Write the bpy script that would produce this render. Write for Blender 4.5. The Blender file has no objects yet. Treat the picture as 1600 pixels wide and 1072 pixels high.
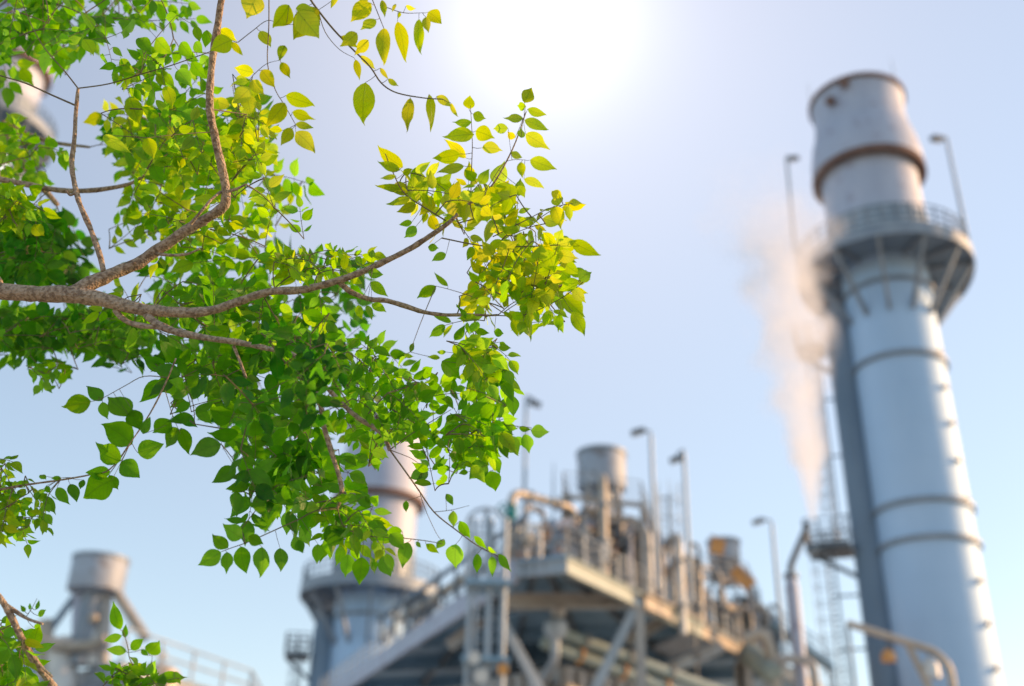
import bpy, math, random
from mathutils import Vector as V, noise
R = math.radians
random.seed(11)
S = bpy.context.scene
COL = S.collection

# ------------------------------------------------------------------ camera
F_PX, CX, CY = 1650.0, 800.0, 536.0
VPX, VPY = 885.0, -2650.0                       # where verticals meet in the photograph
_d = math.hypot(VPX - CX, CY - VPY)
PITCH = math.atan(F_PX / _d)
ROLL = math.atan((VPX - CX) / (CY - VPY))
CAM = V((0, 0, 1.6))
FW = V((0, math.cos(PITCH), math.sin(PITCH)))
_r0, _u0 = V((1, 0, 0)), V((0, -math.sin(PITCH), math.cos(PITCH)))
RT = _r0 * math.cos(ROLL) + _u0 * math.sin(ROLL)
UP = _u0 * math.cos(ROLL) - _r0 * math.sin(ROLL)
cd = bpy.data.cameras.new('camera')
cam = bpy.data.objects.new('camera', cd)
COL.objects.link(cam)
cam.location = CAM
from mathutils import Matrix
cam.rotation_euler = Matrix((RT, UP, -FW)).transposed().to_euler()
cd.sensor_width = 36
cd.lens = 36 * F_PX / 1600
cd.clip_start, cd.clip_end = 0.05, 5000
cd.dof.use_dof = True
cd.dof.focus_distance = 2.8
cd.dof.aperture_fstop = 1.45
cd.dof.aperture_blades = 0
S.camera = cam

def ray(px, py):
    return FW + RT * ((px - CX) / F_PX) + UP * ((CY - py) / F_PX)
def P(px, py, Y):                                # world point seen at a pixel, Y metres ahead
    d = ray(px, py); return CAM + d * (Y / d.y)
def PZ(px, py, z):                               # ... on the level z
    d = ray(px, py); return CAM + d * ((z - CAM.z) / d.z)
def PD(px, py, dep):                             # ... at a depth along the view
    return CAM + ray(px, py) * dep
def proj(p):
    d = p - CAM; w = d.dot(FW)
    return CX + F_PX * d.dot(RT) / w, CY - F_PX * d.dot(UP) / w, w
def zat(x, y, py):                               # height of a vertical line at image row py
    k = (CY - py) / F_PX
    w = UP - FW * k
    return CAM.z - ((x - CAM.x) * w.x + (y - CAM.y) * w.y) / w.z

# ------------------------------------------------------------------ light
SUN_AZ, SUN_EL = R(80), R(19)                    # clockwise from +Y
SUN = V((math.sin(SUN_AZ) * math.cos(SUN_EL), math.cos(SUN_AZ) * math.cos(SUN_EL), math.sin(SUN_EL)))
sl = bpy.data.lights.new('sun', 'SUN')
sl.energy, sl.angle, sl.color = 2.0, R(0.5), (1.0, 0.57, 0.25)
so = bpy.data.objects.new('sun', sl)
COL.objects.link(so)
so.rotation_euler = SUN.to_track_quat('Z', 'Y').to_euler()
so.location = (60, 10, 40)

w = bpy.data.worlds.new('World')
S.world = w
w.use_nodes = True
nt = w.node_tree
nt.nodes.clear()
def N(t, kind, **kw):
    n = t.nodes.new(kind)
    for k, v in kw.items():
        if k.startswith('i_'): n.inputs[int(k[2:])].default_value = v
        else: setattr(n, k, v)
    return n
sky = N(nt, 'ShaderNodeTexSky', sky_type='NISHITA', sun_disc=False, sun_elevation=SUN_EL, sun_rotation=SUN_AZ)
sky.air_density, sky.dust_density, sky.ozone_density, sky.altitude = 1.0, 0.8, 1.0, 0
hs = N(nt, 'ShaderNodeHueSaturation'); hs.inputs['Saturation'].default_value = 1.0; hs.inputs['Hue'].default_value = 0.494
bg = N(nt, 'ShaderNodeBackground'); bg.inputs['Strength'].default_value = 0.130
nt.links.new(sky.outputs[0], hs.inputs['Color']); gm = N(nt, 'ShaderNodeGamma', i_1=0.8); nt.links.new(hs.outputs[0], gm.inputs[0]); nt.links.new(gm.outputs[0], bg.inputs[0])
# the bright glare of the sky high above the plant
GL = ray(852, 25).normalized()
tc = N(nt, 'ShaderNodeTexCoord')
dt = N(nt, 'ShaderNodeVectorMath', operation='DOT_PRODUCT'); dt.inputs[1].default_value = GL
nrm = N(nt, 'ShaderNodeVectorMath', operation='NORMALIZE')
nt.links.new(tc.outputs['Generated'], nrm.inputs[0]); nt.links.new(nrm.outputs[0], dt.inputs[0])
mx = N(nt, 'ShaderNodeMath', operation='MAXIMUM', i_1=0.0); nt.links.new(dt.outputs['Value'], mx.inputs[0])
last = bg.outputs[0]
for n_, s_, c_ in ((300, 0.20, (1, 0.97, 0.92, 1)), (60, 0.07, (1, 0.90, 0.84, 1)), (16, 0.085, (1, 0.86, 0.80, 1)), (5, 0.10, (1, 0.74, 0.70, 1))):
    pw = N(nt, 'ShaderNodeMath', operation='POWER', i_1=float(n_)); nt.links.new(mx.outputs[0], pw.inputs[0])
    ml = N(nt, 'ShaderNodeMath', operation='MULTIPLY', i_1=s_); nt.links.new(pw.outputs[0], ml.inputs[0])
    b2 = N(nt, 'ShaderNodeBackground'); b2.inputs[0].default_value = c_
    nt.links.new(ml.outputs[0], b2.inputs['Strength'])
    ad = N(nt, 'ShaderNodeAddShader'); nt.links.new(last, ad.inputs[0]); nt.links.new(b2.outputs[0], ad.inputs[1])
    last = ad.outputs[0]
wo = N(nt, 'ShaderNodeOutputWorld'); nt.links.new(last, wo.inputs[0])

S.view_settings.view_transform = 'Standard'
S.view_settings.look = 'None'
S.view_settings.exposure = 1.22
S.view_settings.gamma = 1
S.render.engine = 'CYCLES'
S.cycles.use_denoising = True
S.cycles.max_bounces = 8
S.cycles.diffuse_bounces = 4
S.cycles.transmission_bounces = 4
S.cycles.volume_bounces = 8
S.cycles.volume_step_rate = 1.0
S.cycles.sample_clamp_indirect = 6

# ------------------------------------------------------------------ materials
def newmat(name):
    m = bpy.data.materials.new(name); m.use_nodes = True
    t = m.node_tree; t.nodes.clear()
    o = t.nodes.new('ShaderNodeOutputMaterial')
    return m, t, o
def surf(name, c1, c2, rough=0.5, metal=0.0, scale=0.6, bump=0.0, streak=1.0, detail=6.0, stain=None):
    """painted or bare metal and the like: two-tone noise, streaks running down, optional stains"""
    m, t, o = newmat(name)
    b = t.nodes.new('ShaderNodeBsdfPrincipled')
    tc = t.nodes.new('ShaderNodeTexCoord'); mp = t.nodes.new('ShaderNodeMapping')
    mp.inputs['Scale'].default_value = (scale, scale, scale * streak)
    t.links.new(tc.outputs['Object'], mp.inputs['Vector'])
    nz = N(t, 'ShaderNodeTexNoise'); nz.inputs['Scale'].default_value = 1; nz.inputs['Detail'].default_value = detail
    t.links.new(mp.outputs[0], nz.inputs['Vector'])
    cr = N(t, 'ShaderNodeValToRGB')
    cr.color_ramp.elements[0].position, cr.color_ramp.elements[1].position = 0.32, 0.68
    cr.color_ramp.elements[0].color = (*c1, 1); cr.color_ramp.elements[1].color = (*c2, 1)
    t.links.new(nz.outputs['Fac'], cr.inputs[0])
    col = cr.outputs[0]
    if stain:
        n2 = N(t, 'ShaderNodeTexNoise'); n2.inputs['Scale'].default_value = scale * 2.3; n2.inputs['Detail'].default_value = 8
        t.links.new(tc.outputs['Object'], n2.inputs['Vector'])
        r2 = N(t, 'ShaderNodeMapRange', i_1=0.56, i_2=0.70); t.links.new(n2.outputs['Fac'], r2.inputs[0])
        mxn = N(t, 'ShaderNodeMixRGB'); mxn.inputs[2].default_value = (*stain, 1)
        t.links.new(r2.outputs[0], mxn.inputs[0]); t.links.new(col, mxn.inputs[1]); col = mxn.outputs[0]
    t.links.new(col, b.inputs['Base Color'])
    rr = N(t, 'ShaderNodeMapRange', i_3=rough * 0.8, i_4=min(1, rough * 1.25)); t.links.new(nz.outputs['Fac'], rr.inputs[0])
    t.links.new(rr.outputs[0], b.inputs['Roughness'])
    b.inputs['Metallic'].default_value = metal
    if bump:
        bp = N(t, 'ShaderNodeBump'); bp.inputs['Strength'].default_value = bump; bp.inputs['Distance'].default_value = 0.02
        t.links.new(nz.outputs['Fac'], bp.inputs['Height']); t.links.new(bp.outputs[0], b.inputs['Normal'])
    t.links.new(b.outputs[0], o.inputs[0])
    return m
M = {}
M['clad'] = surf('aluminium_cladding', (.41, .57, .76), (.49, .65, .84), .64, .32, .35, 0, .25)
M['clad_light'] = surf('pale_weathered_cladding', (.43, .46, .56), (.52, .55, .65), .6, .25, .5, 0, .3, 6, (.36, .34, .42))
M['ring'] = surf('grey_ring_steel', (.22, .26, .31), (.32, .36, .41), .55, .3, 1.0)
M['duct'] = surf('dark_grey_duct_paint', (.14, .20, .27), (.21, .28, .36), .55, .1, .6, 0, .3)
M['drum'] = surf('weathered_drum_steel', (.33, .37, .44), (.44, .48, .54), .6, .2, .9, 0, .4, 6, (.24, .21, .20))
M['rust'] = surf('rusted_rim', (.15, .085, .065), (.23, .14, .11), .8, 0, 1.2)
M['steel'] = surf('galvanised_steel', (.31, .36, .41), (.44, .49, .54), .5, .3, 1.2, 0, .4)
M['dark'] = surf('dark_steel', (.08, .10, .12), (.14, .165, .19), .5, .2, 1.2)
M['soffit'] = surf('blue_grey_deck_plate', (.20, .34, .46), (.29, .44, .57), .5, .1, .7)
M['tan'] = surf('warm_grey_beam_paint', (.36, .34, .32), (.48, .46, .43), .5, 0, 1.0, 0, .6, 6, (.27, .20, .15))
M['green'] = surf('pale_green_grey_paint', (.30, .36, .33), (.40, .46, .42), .5, 0, 1.0)
M['casing'] = surf('brown_grey_casing', (.48, .48, .49), (.61, .60, .60), .6, 0, .5, 0, .3, 6, (.18, .13, .10))
M['white'] = surf('white_insulation_jacket', (.55, .54, .52), (.72, .71, .68), .35, .1, 1.4)
M['beige'] = surf('beige_pipe_jacket', (.40, .34, .27), (.54, .47, .39), .42, .15, 1.4)
M['copper'] = surf('orange_and_sunlit_copper', (.60, .26, .07), (.72, .36, .12), .5, .1, 1.4)  # own orange of fittings; on the cladding panels, sunlight put into the colour
M['teal'] = surf('teal_enamel', (.01, .18, .20), (.02, .26, .28), .35, 0, 2)
M['lens'] = surf('lamp_lens', (.50, .50, .48), (.62, .62, .60), .2, 0, 3)
M['concrete'] = surf('concrete', (.46, .44, .40), (.58, .56, .52), .9, 0, .3)
M['gravel'] = surf('gravel_and_dry_grass', (.26, .23, .17), (.40, .36, .28), .95, 0, .15, .3, 1, 10, (.10, .13, .05))

def bark():
    m, t, o = newmat('speckled_bark')
    b = t.nodes.new('ShaderNodeBsdfPrincipled'); b.inputs['Roughness'].default_value = .85
    tc = t.nodes.new('ShaderNodeTexCoord')
    n1 = N(t, 'ShaderNodeTexNoise'); n1.inputs['Scale'].default_value = 95; n1.inputs['Detail'].default_value = 6
    n2 = N(t, 'ShaderNodeTexNoise'); n2.inputs['Scale'].default_value = 14; n2.inputs['Detail'].default_value = 5
    vo = N(t, 'ShaderNodeTexVoronoi'); vo.inputs['Scale'].default_value = 170
    for n in (n1, n2, vo): t.links.new(tc.outputs['Object'], n.inputs['Vector'])
    c1 = N(t, 'ShaderNodeValToRGB')
    e = c1.color_ramp.elements
    e[0].position, e[0].color = .40, (.13, .085, .056, 1)
    e[1].position, e[1].color = .57, (.56, .42, .31, 1)
    t.links.new(n1.outputs['Fac'], c1.inputs[0])
    c2 = N(t, 'ShaderNodeValToRGB')
    e = c2.color_ramp.elements
    e[0].position, e[0].color = .35, (.26, .155, .10, 1)
    e[1].position, e[1].color = .65, (.52, .39, .28, 1)
    t.links.new(n2.outputs['Fac'], c2.inputs[0])
    mx = N(t, 'ShaderNodeMixRGB'); mx.inputs[0].default_value = .42
    t.links.new(c1.outputs[0], mx.inputs[1]); t.links.new(c2.outputs[0], mx.inputs[2])
    t.links.new(mx.outputs[0], b.inputs['Base Color'])
    ad = N(t, 'ShaderNodeMath', operation='ADD'); t.links.new(n1.outputs['Fac'], ad.inputs[0]); t.links.new(vo.outputs['Distance'], ad.inputs[1])
    bp = N(t, 'ShaderNodeBump'); bp.inputs['Strength'].default_value = .8; bp.inputs['Distance'].default_value = .004
    t.links.new(ad.outputs[0], bp.inputs['Height']); t.links.new(bp.outputs[0], b.inputs['Normal'])
    t.links.new(b.outputs[0], o.inputs[0])
    return m
M['bark'] = bark()
M['twig'] = surf('green_brown_twig', (.12, .09, .05), (.20, .16, .08), .7, 0, 30)

def leafmat():
    m, t, o = newmat('heart_shaped_leaf')
    at = N(t, 'ShaderNodeAttribute', attribute_name='tint')
    sp = N(t, 'ShaderNodeSeparateColor'); t.links.new(at.outputs['Color'], sp.inputs[0])
    uv = N(t, 'ShaderNodeUVMap'); sx = N(t, 'ShaderNodeSeparateXYZ'); t.links.new(uv.outputs[0], sx.inputs[0])
    # |u|: 0 at the midrib, 1 at the margin
    su = N(t, 'ShaderNodeMath', operation='SUBTRACT', i_1=.5); t.links.new(sx.outputs[0], su.inputs[0])
    ab = N(t, 'ShaderNodeMath', operation='ABSOLUTE'); t.links.new(su.outputs[0], ab.inputs[0])
    mid = N(t, 'ShaderNodeMapRange', i_1=.0, i_2=.045, i_3=1., i_4=0.); t.links.new(ab.outputs[0], mid.inputs[0])
    # side veins
    k = N(t, 'ShaderNodeMath', operation='MULTIPLY_ADD', i_1=-.55); t.links.new(ab.outputs[0], k.inputs[0]); t.links.new(sx.outputs[1], k.inputs[2])
    k2 = N(t, 'ShaderNodeMath', operation='MULTIPLY', i_1=44.0); t.links.new(k.outputs[0], k2.inputs[0])
    sn = N(t, 'ShaderNodeMath', operation='SINE'); t.links.new(k2.outputs[0], sn.inputs[0])
    vs = N(t, 'ShaderNodeMapRange', i_1=.86, i_2=1., i_3=0., i_4=.55); t.links.new(sn.outputs[0], vs.inputs[0])
    vein = N(t, 'ShaderNodeMath', operation='MAXIMUM'); t.links.new(mid.outputs[0], vein.inputs[0]); t.links.new(vs.outputs[0], vein.inputs[1])
    tc = N(t, 'ShaderNodeTexCoord')
    nz = N(t, 'ShaderNodeTexNoise'); nz.inputs['Scale'].default_value = 60; nz.inputs['Detail'].default_value = 4
    t.links.new(tc.outputs['Object'], nz.inputs['Vector'])
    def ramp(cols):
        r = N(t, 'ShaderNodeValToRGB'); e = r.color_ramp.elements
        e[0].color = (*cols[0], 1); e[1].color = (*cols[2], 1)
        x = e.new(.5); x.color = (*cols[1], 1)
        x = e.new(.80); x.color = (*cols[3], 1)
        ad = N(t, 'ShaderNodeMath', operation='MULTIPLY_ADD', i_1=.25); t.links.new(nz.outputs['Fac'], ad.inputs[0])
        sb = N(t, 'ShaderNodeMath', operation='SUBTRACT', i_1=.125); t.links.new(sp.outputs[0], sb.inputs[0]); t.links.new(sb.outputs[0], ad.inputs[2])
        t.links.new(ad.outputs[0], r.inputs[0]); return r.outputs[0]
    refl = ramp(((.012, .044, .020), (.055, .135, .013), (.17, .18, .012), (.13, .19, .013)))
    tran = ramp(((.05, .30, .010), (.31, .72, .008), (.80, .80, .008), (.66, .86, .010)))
    def veined(c, f, col):
        x = N(t, 'ShaderNodeMixRGB', blend_type='MIX'); x.inputs[2].default_value = (*col, 1)
        y = N(t, 'ShaderNodeMath', operation='MULTIPLY', i_1=f); t.links.new(vein.outputs[0], y.inputs[0])
        t.links.new(y.outputs[0], x.inputs[0]); t.links.new(c, x.inputs[1]); return x.outputs[0]
    refl = veined(refl, .45, (.14, .20, .05)); tran = veined(tran, .40, (.10, .22, .02))
    # blemishes: small brown specks, paler blotches; dullness differs leaf by leaf
    n3 = N(t, 'ShaderNodeTexNoise'); n3.inputs['Scale'].default_value = 150; n3.inputs['Detail'].default_value = 3
    t.links.new(tc.outputs['Object'], n3.inputs['Vector'])
    sk = N(t, 'ShaderNodeMapRange', i_1=.70, i_2=.74, i_3=0., i_4=.8); t.links.new(n3.outputs['Fac'], sk.inputs[0])
    def worn(c, spot):
        h = N(t, 'ShaderNodeHueSaturation')
        t.links.new(c, h.inputs['Color'])
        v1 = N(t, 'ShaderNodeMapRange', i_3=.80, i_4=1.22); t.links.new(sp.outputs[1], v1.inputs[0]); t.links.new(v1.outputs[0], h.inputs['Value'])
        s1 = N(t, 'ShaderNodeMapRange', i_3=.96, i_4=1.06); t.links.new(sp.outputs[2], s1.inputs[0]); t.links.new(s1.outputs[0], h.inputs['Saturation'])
        x = N(t, 'ShaderNodeMixRGB'); x.inputs[2].default_value = (*spot, 1)
        t.links.new(sk.outputs[0], x.inputs[0]); t.links.new(h.outputs[0], x.inputs[1]); return x.outputs[0]
    refl = worn(refl, (.10, .06, .02)); tran = worn(tran, (.16, .12, .02))
    b = N(t, 'ShaderNodeBsdfPrincipled'); b.inputs['Roughness'].default_value = .38
    b.inputs['Specular IOR Level'].default_value = .32
    t.links.new(refl, b.inputs['Base Color'])
    tr = N(t, 'ShaderNodeBsdfTranslucent'); t.links.new(tran, tr.inputs[0])
    mxs = N(t, 'ShaderNodeMixShader', i_0=.70); t.links.new(b.outputs[0], mxs.inputs[1]); t.links.new(tr.outputs[0], mxs.inputs[2])
    bp = N(t, 'ShaderNodeBump'); bp.inputs['Strength'].default_value = .35; bp.inputs['Distance'].default_value = .002
    t.links.new(vein.outputs[0], bp.inputs['Height'])
    t.links.new(bp.outputs[0], b.inputs['Normal'])
    t.links.new(mxs.outputs[0], o.inputs[0])
    return m
M['leaf'] = leafmat()

# ------------------------------------------------------------------ mesh helpers
class MB:
    def __init__(s): s.v, s.f, s.uv, s.tint, s.sm = [], [], None, None, True
    def tube(s, pts, rad, n=8, cap=True):
        pts = [V(p) for p in pts]
        if not hasattr(rad, '__len__'): rad = [rad] * len(pts)
        rings = []; prev = None
        for i, p in enumerate(pts):
            a = pts[max(0, i - 1)]; b = pts[min(len(pts) - 1, i + 1)]
            t = (b - a)
            if t.length < 1e-9: t = V((0, 0, 1))
            t.normalize()
            if prev is None:
                u = t.orthogonal().normalized()
            else:
                u = prev - t * prev.dot(t)
                u = u.normalized() if u.length > 1e-6 else t.orthogonal().normalized()
            prev = u; q = t.cross(u)
            base = len(s.v)
            for k in range(n):
                an = 2 * math.pi * k / n
                s.v.append(p + (u * math.cos(an) + q * math.sin(an)) * rad[i])
            rings.append(base)
        for a, b in zip(rings, rings[1:]):
            for k in range(n):
                k2 = (k + 1) % n
                s.f.append((a + k, a + k2, b + k2, b + k))
        if cap:
            s.f.append(tuple(rings[0] + k for k in reversed(range(n))))
            s.f.append(tuple(rings[-1] + k for k in range(n)))
        return s
    def lathe(s, c, prof, n=48, a0=0, a1=None, closed=False):
        """prof: (radius, z) around a vertical axis at c"""
        full = a1 is None
        m = n if full else n + 1
        base = len(s.v)
        for r, z in prof:
            for k in range(m):
                an = a0 + ((2 * math.pi) if full else (a1 - a0)) * k / n
                s.v.append(V((c[0] + r * math.cos(an), c[1] + r * math.sin(an), z)))
        np_ = len(prof)
        for i in range(np_ if closed else np_ - 1):
            j = (i + 1) % np_
            for k in range(n):
                k2 = (k + 1) % m
                s.f.append((base + i * m + k, base + i * m + k2, base + j * m + k2, base + j * m + k))
        return s
    def beam(s, a, b, w=.3, h=.3, i_shape=False, up=V((0, 0, 1))):
        a, b = V(a), V(b); t = (b - a).normalized()
        x = t.cross(up)
        x = x.normalized() if x.length > 1e-3 else V((1, 0, 0))
        y = x.cross(t).normalized()
        if i_shape:
            tf, tw = h * .09, w * .10
            prof = [(-w/2, -h/2), (w/2, -h/2), (w/2, -h/2+tf), (tw/2, -h/2+tf), (tw/2, h/2-tf), (w/2, h/2-tf),
                    (w/2, h/2), (-w/2, h/2), (-w/2, h/2-tf), (-tw/2, h/2-tf), (-tw/2, -h/2+tf), (-w/2, -h/2+tf)]
        else:
            e = min(w, h) * .08
            prof = [(-w/2+e, -h/2), (w/2-e, -h/2), (w/2, -h/2+e), (w/2, h/2-e), (w/2-e, h/2), (-w/2+e, h/2), (-w/2, h/2-e), (-w/2, -h/2+e)]
        n = len(prof); base = len(s.v)
        for p in (a, b):
            for px, py in prof: s.v.append(p + x * px + y * py)
        for k in range(n):
            k2 = (k + 1) % n
            s.f.append((base + k, base + k2, base + n + k2, base + n + k))
        s.f.append(tuple(base + k for k in reversed(range(n)))); s.f.append(tuple(base + n + k for k in range(n)))
        s.sm = False
        return s
    def prism(s, poly, z0, z1):
        base = len(s.v); n = len(poly)
        for z in (z0, z1):
            for p in poly: s.v.append(V((p[0], p[1], z)))
        for k in range(n):
            k2 = (k + 1) % n
            s.f.append((base + k, base + k2, base + n + k2, base + n + k))
        s.f.append(tuple(base + k for k in reversed(range(n)))); s.f.append(tuple(base + n + k for k in range(n)))
        s.sm = False
        return s
    def ball(s, c, r, n=10, sq=(1, 1, 1)):
        c = V(c); base = len(s.v)
        for i in range(n + 1):
            th = math.pi * i / n
            for k in range(n * 2):
                ph = math.pi * k / n
                s.v.append(c + V((sq[0] * r * math.sin(th) * math.cos(ph), sq[1] * r * math.sin(th) * math.sin(ph), sq[2] * r * math.cos(th))))
        m = n * 2
        for i in range(n):
            for k in range(m):
                s.f.append((base + i * m + k, base + (i + 1) * m + k, base + (i + 1) * m + (k + 1) % m, base + i * m + (k + 1) % m))
        return s

WL = {}
def thing(name, label, cat, loc, group=None, kind=None):
    o = bpy.data.objects.new(name, None)
    o.empty_display_size = .3
    COL.objects.link(o); o.location = V(loc); WL[o] = V(loc)
    o['label'] = label; o['category'] = cat
    if group: o['group'] = group
    if kind: o['kind'] = kind
    return o
def part(name, mb, mat, parent=None, label=None, loc=None):
    off = WL[parent] if parent is not None else V(loc or (0, 0, 0))
    me = bpy.data.meshes.new(name)
    me.from_pydata([tuple(v - off) for v in mb.v], [], mb.f)
    me.materials.append(M[mat])
    if mb.uv is not None:
        ul = me.uv_layers.new(name='UVMap')
        li = [0] * len(me.loops); me.loops.foreach_get('vertex_index', li)
        flat = []
        for i in li: flat.extend(mb.uv[i])
        ul.data.foreach_set('uv', flat)
        ca = me.color_attributes.new('tint', 'FLOAT_COLOR', 'POINT')
        fl = []
        for x in mb.tint: fl.extend((*x, 1))
        ca.data.foreach_set('color', fl)
    me.polygons.foreach_set('use_smooth', [mb.sm] * len(me.polygons))
    if mb.sm and mb.uv is None:
        try: me.set_sharp_from_angle(angle=R(38))
        except Exception: pass
    me.update()
    o = bpy.data.objects.new(name, me); COL.objects.link(o)
    if parent is not None: o.parent = parent
    else: o.location = off
    WL[o] = off
    if label: o['label'] = label
    return o
def bend(pts, r, n=4):
    """round the corners of a pipe run"""
    pts = [V(p) for p in pts]; out = [pts[0]]
    for a, b, c in zip(pts, pts[1:], pts[2:]):
        d1, d2 = (a - b), (c - b)
        k = min(r, d1.length * .45, d2.length * .45)
        p, q = b + d1.normalized() * k, b + d2.normalized() * k
        for i in range(n + 1):
            t = i / n
            out.append(p.lerp(b, t).lerp(b.lerp(q, t), t))
    out.append(pts[-1]); return out
def rails(mb, pts, h=1.1, step=1.6, r=.028, n=6, mid=2):
    """a tubular guard rail along a polyline"""
    pts = [V(p) for p in pts]
    for j in range(1, mid + 2):
        z = V((0, 0, h * j / (mid + 1)))
        mb.tube([p + z for p in pts], r, n)
    for a, b in zip(pts, pts[1:]):
        k = max(1, round((b - a).length / step))
        for i in range(k + 1):
            p = a.lerp(b, i / k); mb.tube([p, p + V((0, 0, h))], r * 1.15, n)
def cage_ladder(parent, foot, top, out, width=.55, cage=.42):
    """vertical caged ladder: stringers, rungs and safety cage; out points away from the wall"""
    foot, top = V(foot), V(top); out = V(out).normalized(); side = out.cross(V((0, 0, 1)))
    l = MB(); l.sm = True
    for s in (-1, 1): l.tube([foot + side * s * width / 2, top + side * s * width / 2], .045, 6)
    z = foot.z + .3
    while z < top.z:
        p = V((foot.x, foot.y, z)); l.tube([p - side * width / 2, p + side * width / 2], .022, 5); z += .33
    part('ladder', l, 'dark', parent)
    c = MB(); z = foot.z + 2.3
    arc = [(-1.0 * width / 2, 0)] + [(cage * math.sin(a), cage * .95 - cage * math.cos(a) * .95 + .25) for a in [R(x) for x in range(-100, 101, 25)]]
    arc = [(cage * math.sin(R(a)), .45 + cage * math.cos(R(a))) for a in range(-130, 131, 26)]
    while z < top.z + .4:
        c.tube([V((foot.x, foot.y, z)) + side * x + out * y for x, y in arc], .03, 5); z += 1.0
    for x, y in arc[::2]:
        c.tube([foot + V((0, 0, 2.3)) + side * x + out * y, top + V((0, 0, .4)) + side * x + out * y], .022, 5)
    part('safety_cage', c, 'steel', parent)

# ------------------------------------------------------------------ ground
g = MB()
g.v = [V((-1500, -300, 0)), V((1500, -300, 0)), V((1500, 2500, 0)), V((-1500, 2500, 0))]; g.f = [(0, 1, 2, 3)]; g.sm = False
o = part('ground', g, 'gravel'); o['kind'] = 'structure'
pad = MB().prism([(-70, 30), (70, 30), (70, 120), (-70, 120)], -.2, .12)
o = part('plant_paving', pad, 'concrete'); o['kind'] = 'structure'

# ------------------------------------------------------------------ stacks
Y0 = 62.0
_c = P(1379, 415, Y0); AX = (_c.x, _c.y)
def mpp(z):                                       # metres per pixel on the main stack's axis
    return proj(V((AX[0], AX[1], z)))[2] / F_PX
zax = lambda py: zat(AX[0], AX[1], py)
ZP = zax(421)                                     # platform
RS = 66 * mpp(zax(520))                           # shell radius
def znear(py, r):                                 # level whose near rim shows at row py
    d = V((AX[0], AX[1], 0)).normalized(); return zat(AX[0] - d.x * r, AX[1] - d.y * r, py)
H = {k: zax(py) - ZP for k, py in dict(neck=281, skirt=256, mid=230, waist=206, rim=164).items()}
RAD = {k: px * mpp(zax(py)) for k, (py, px) in dict(neck=(300, 72), skirt=(281, 84), mid=(232, 77), waist=(206, 68), rim=(158, 70)).items()}
RP = 129 * mpp(ZP)
RINGS = [znear(py, RS) - ZP for py in (436, 551, 780, 838)]
print('STACK', AX, 'zp', ZP, 'R', RS, 'RP', RP, H, RAD, RINGS, 'base px', proj(V((AX[0], AX[1], zax(1060)))))

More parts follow.
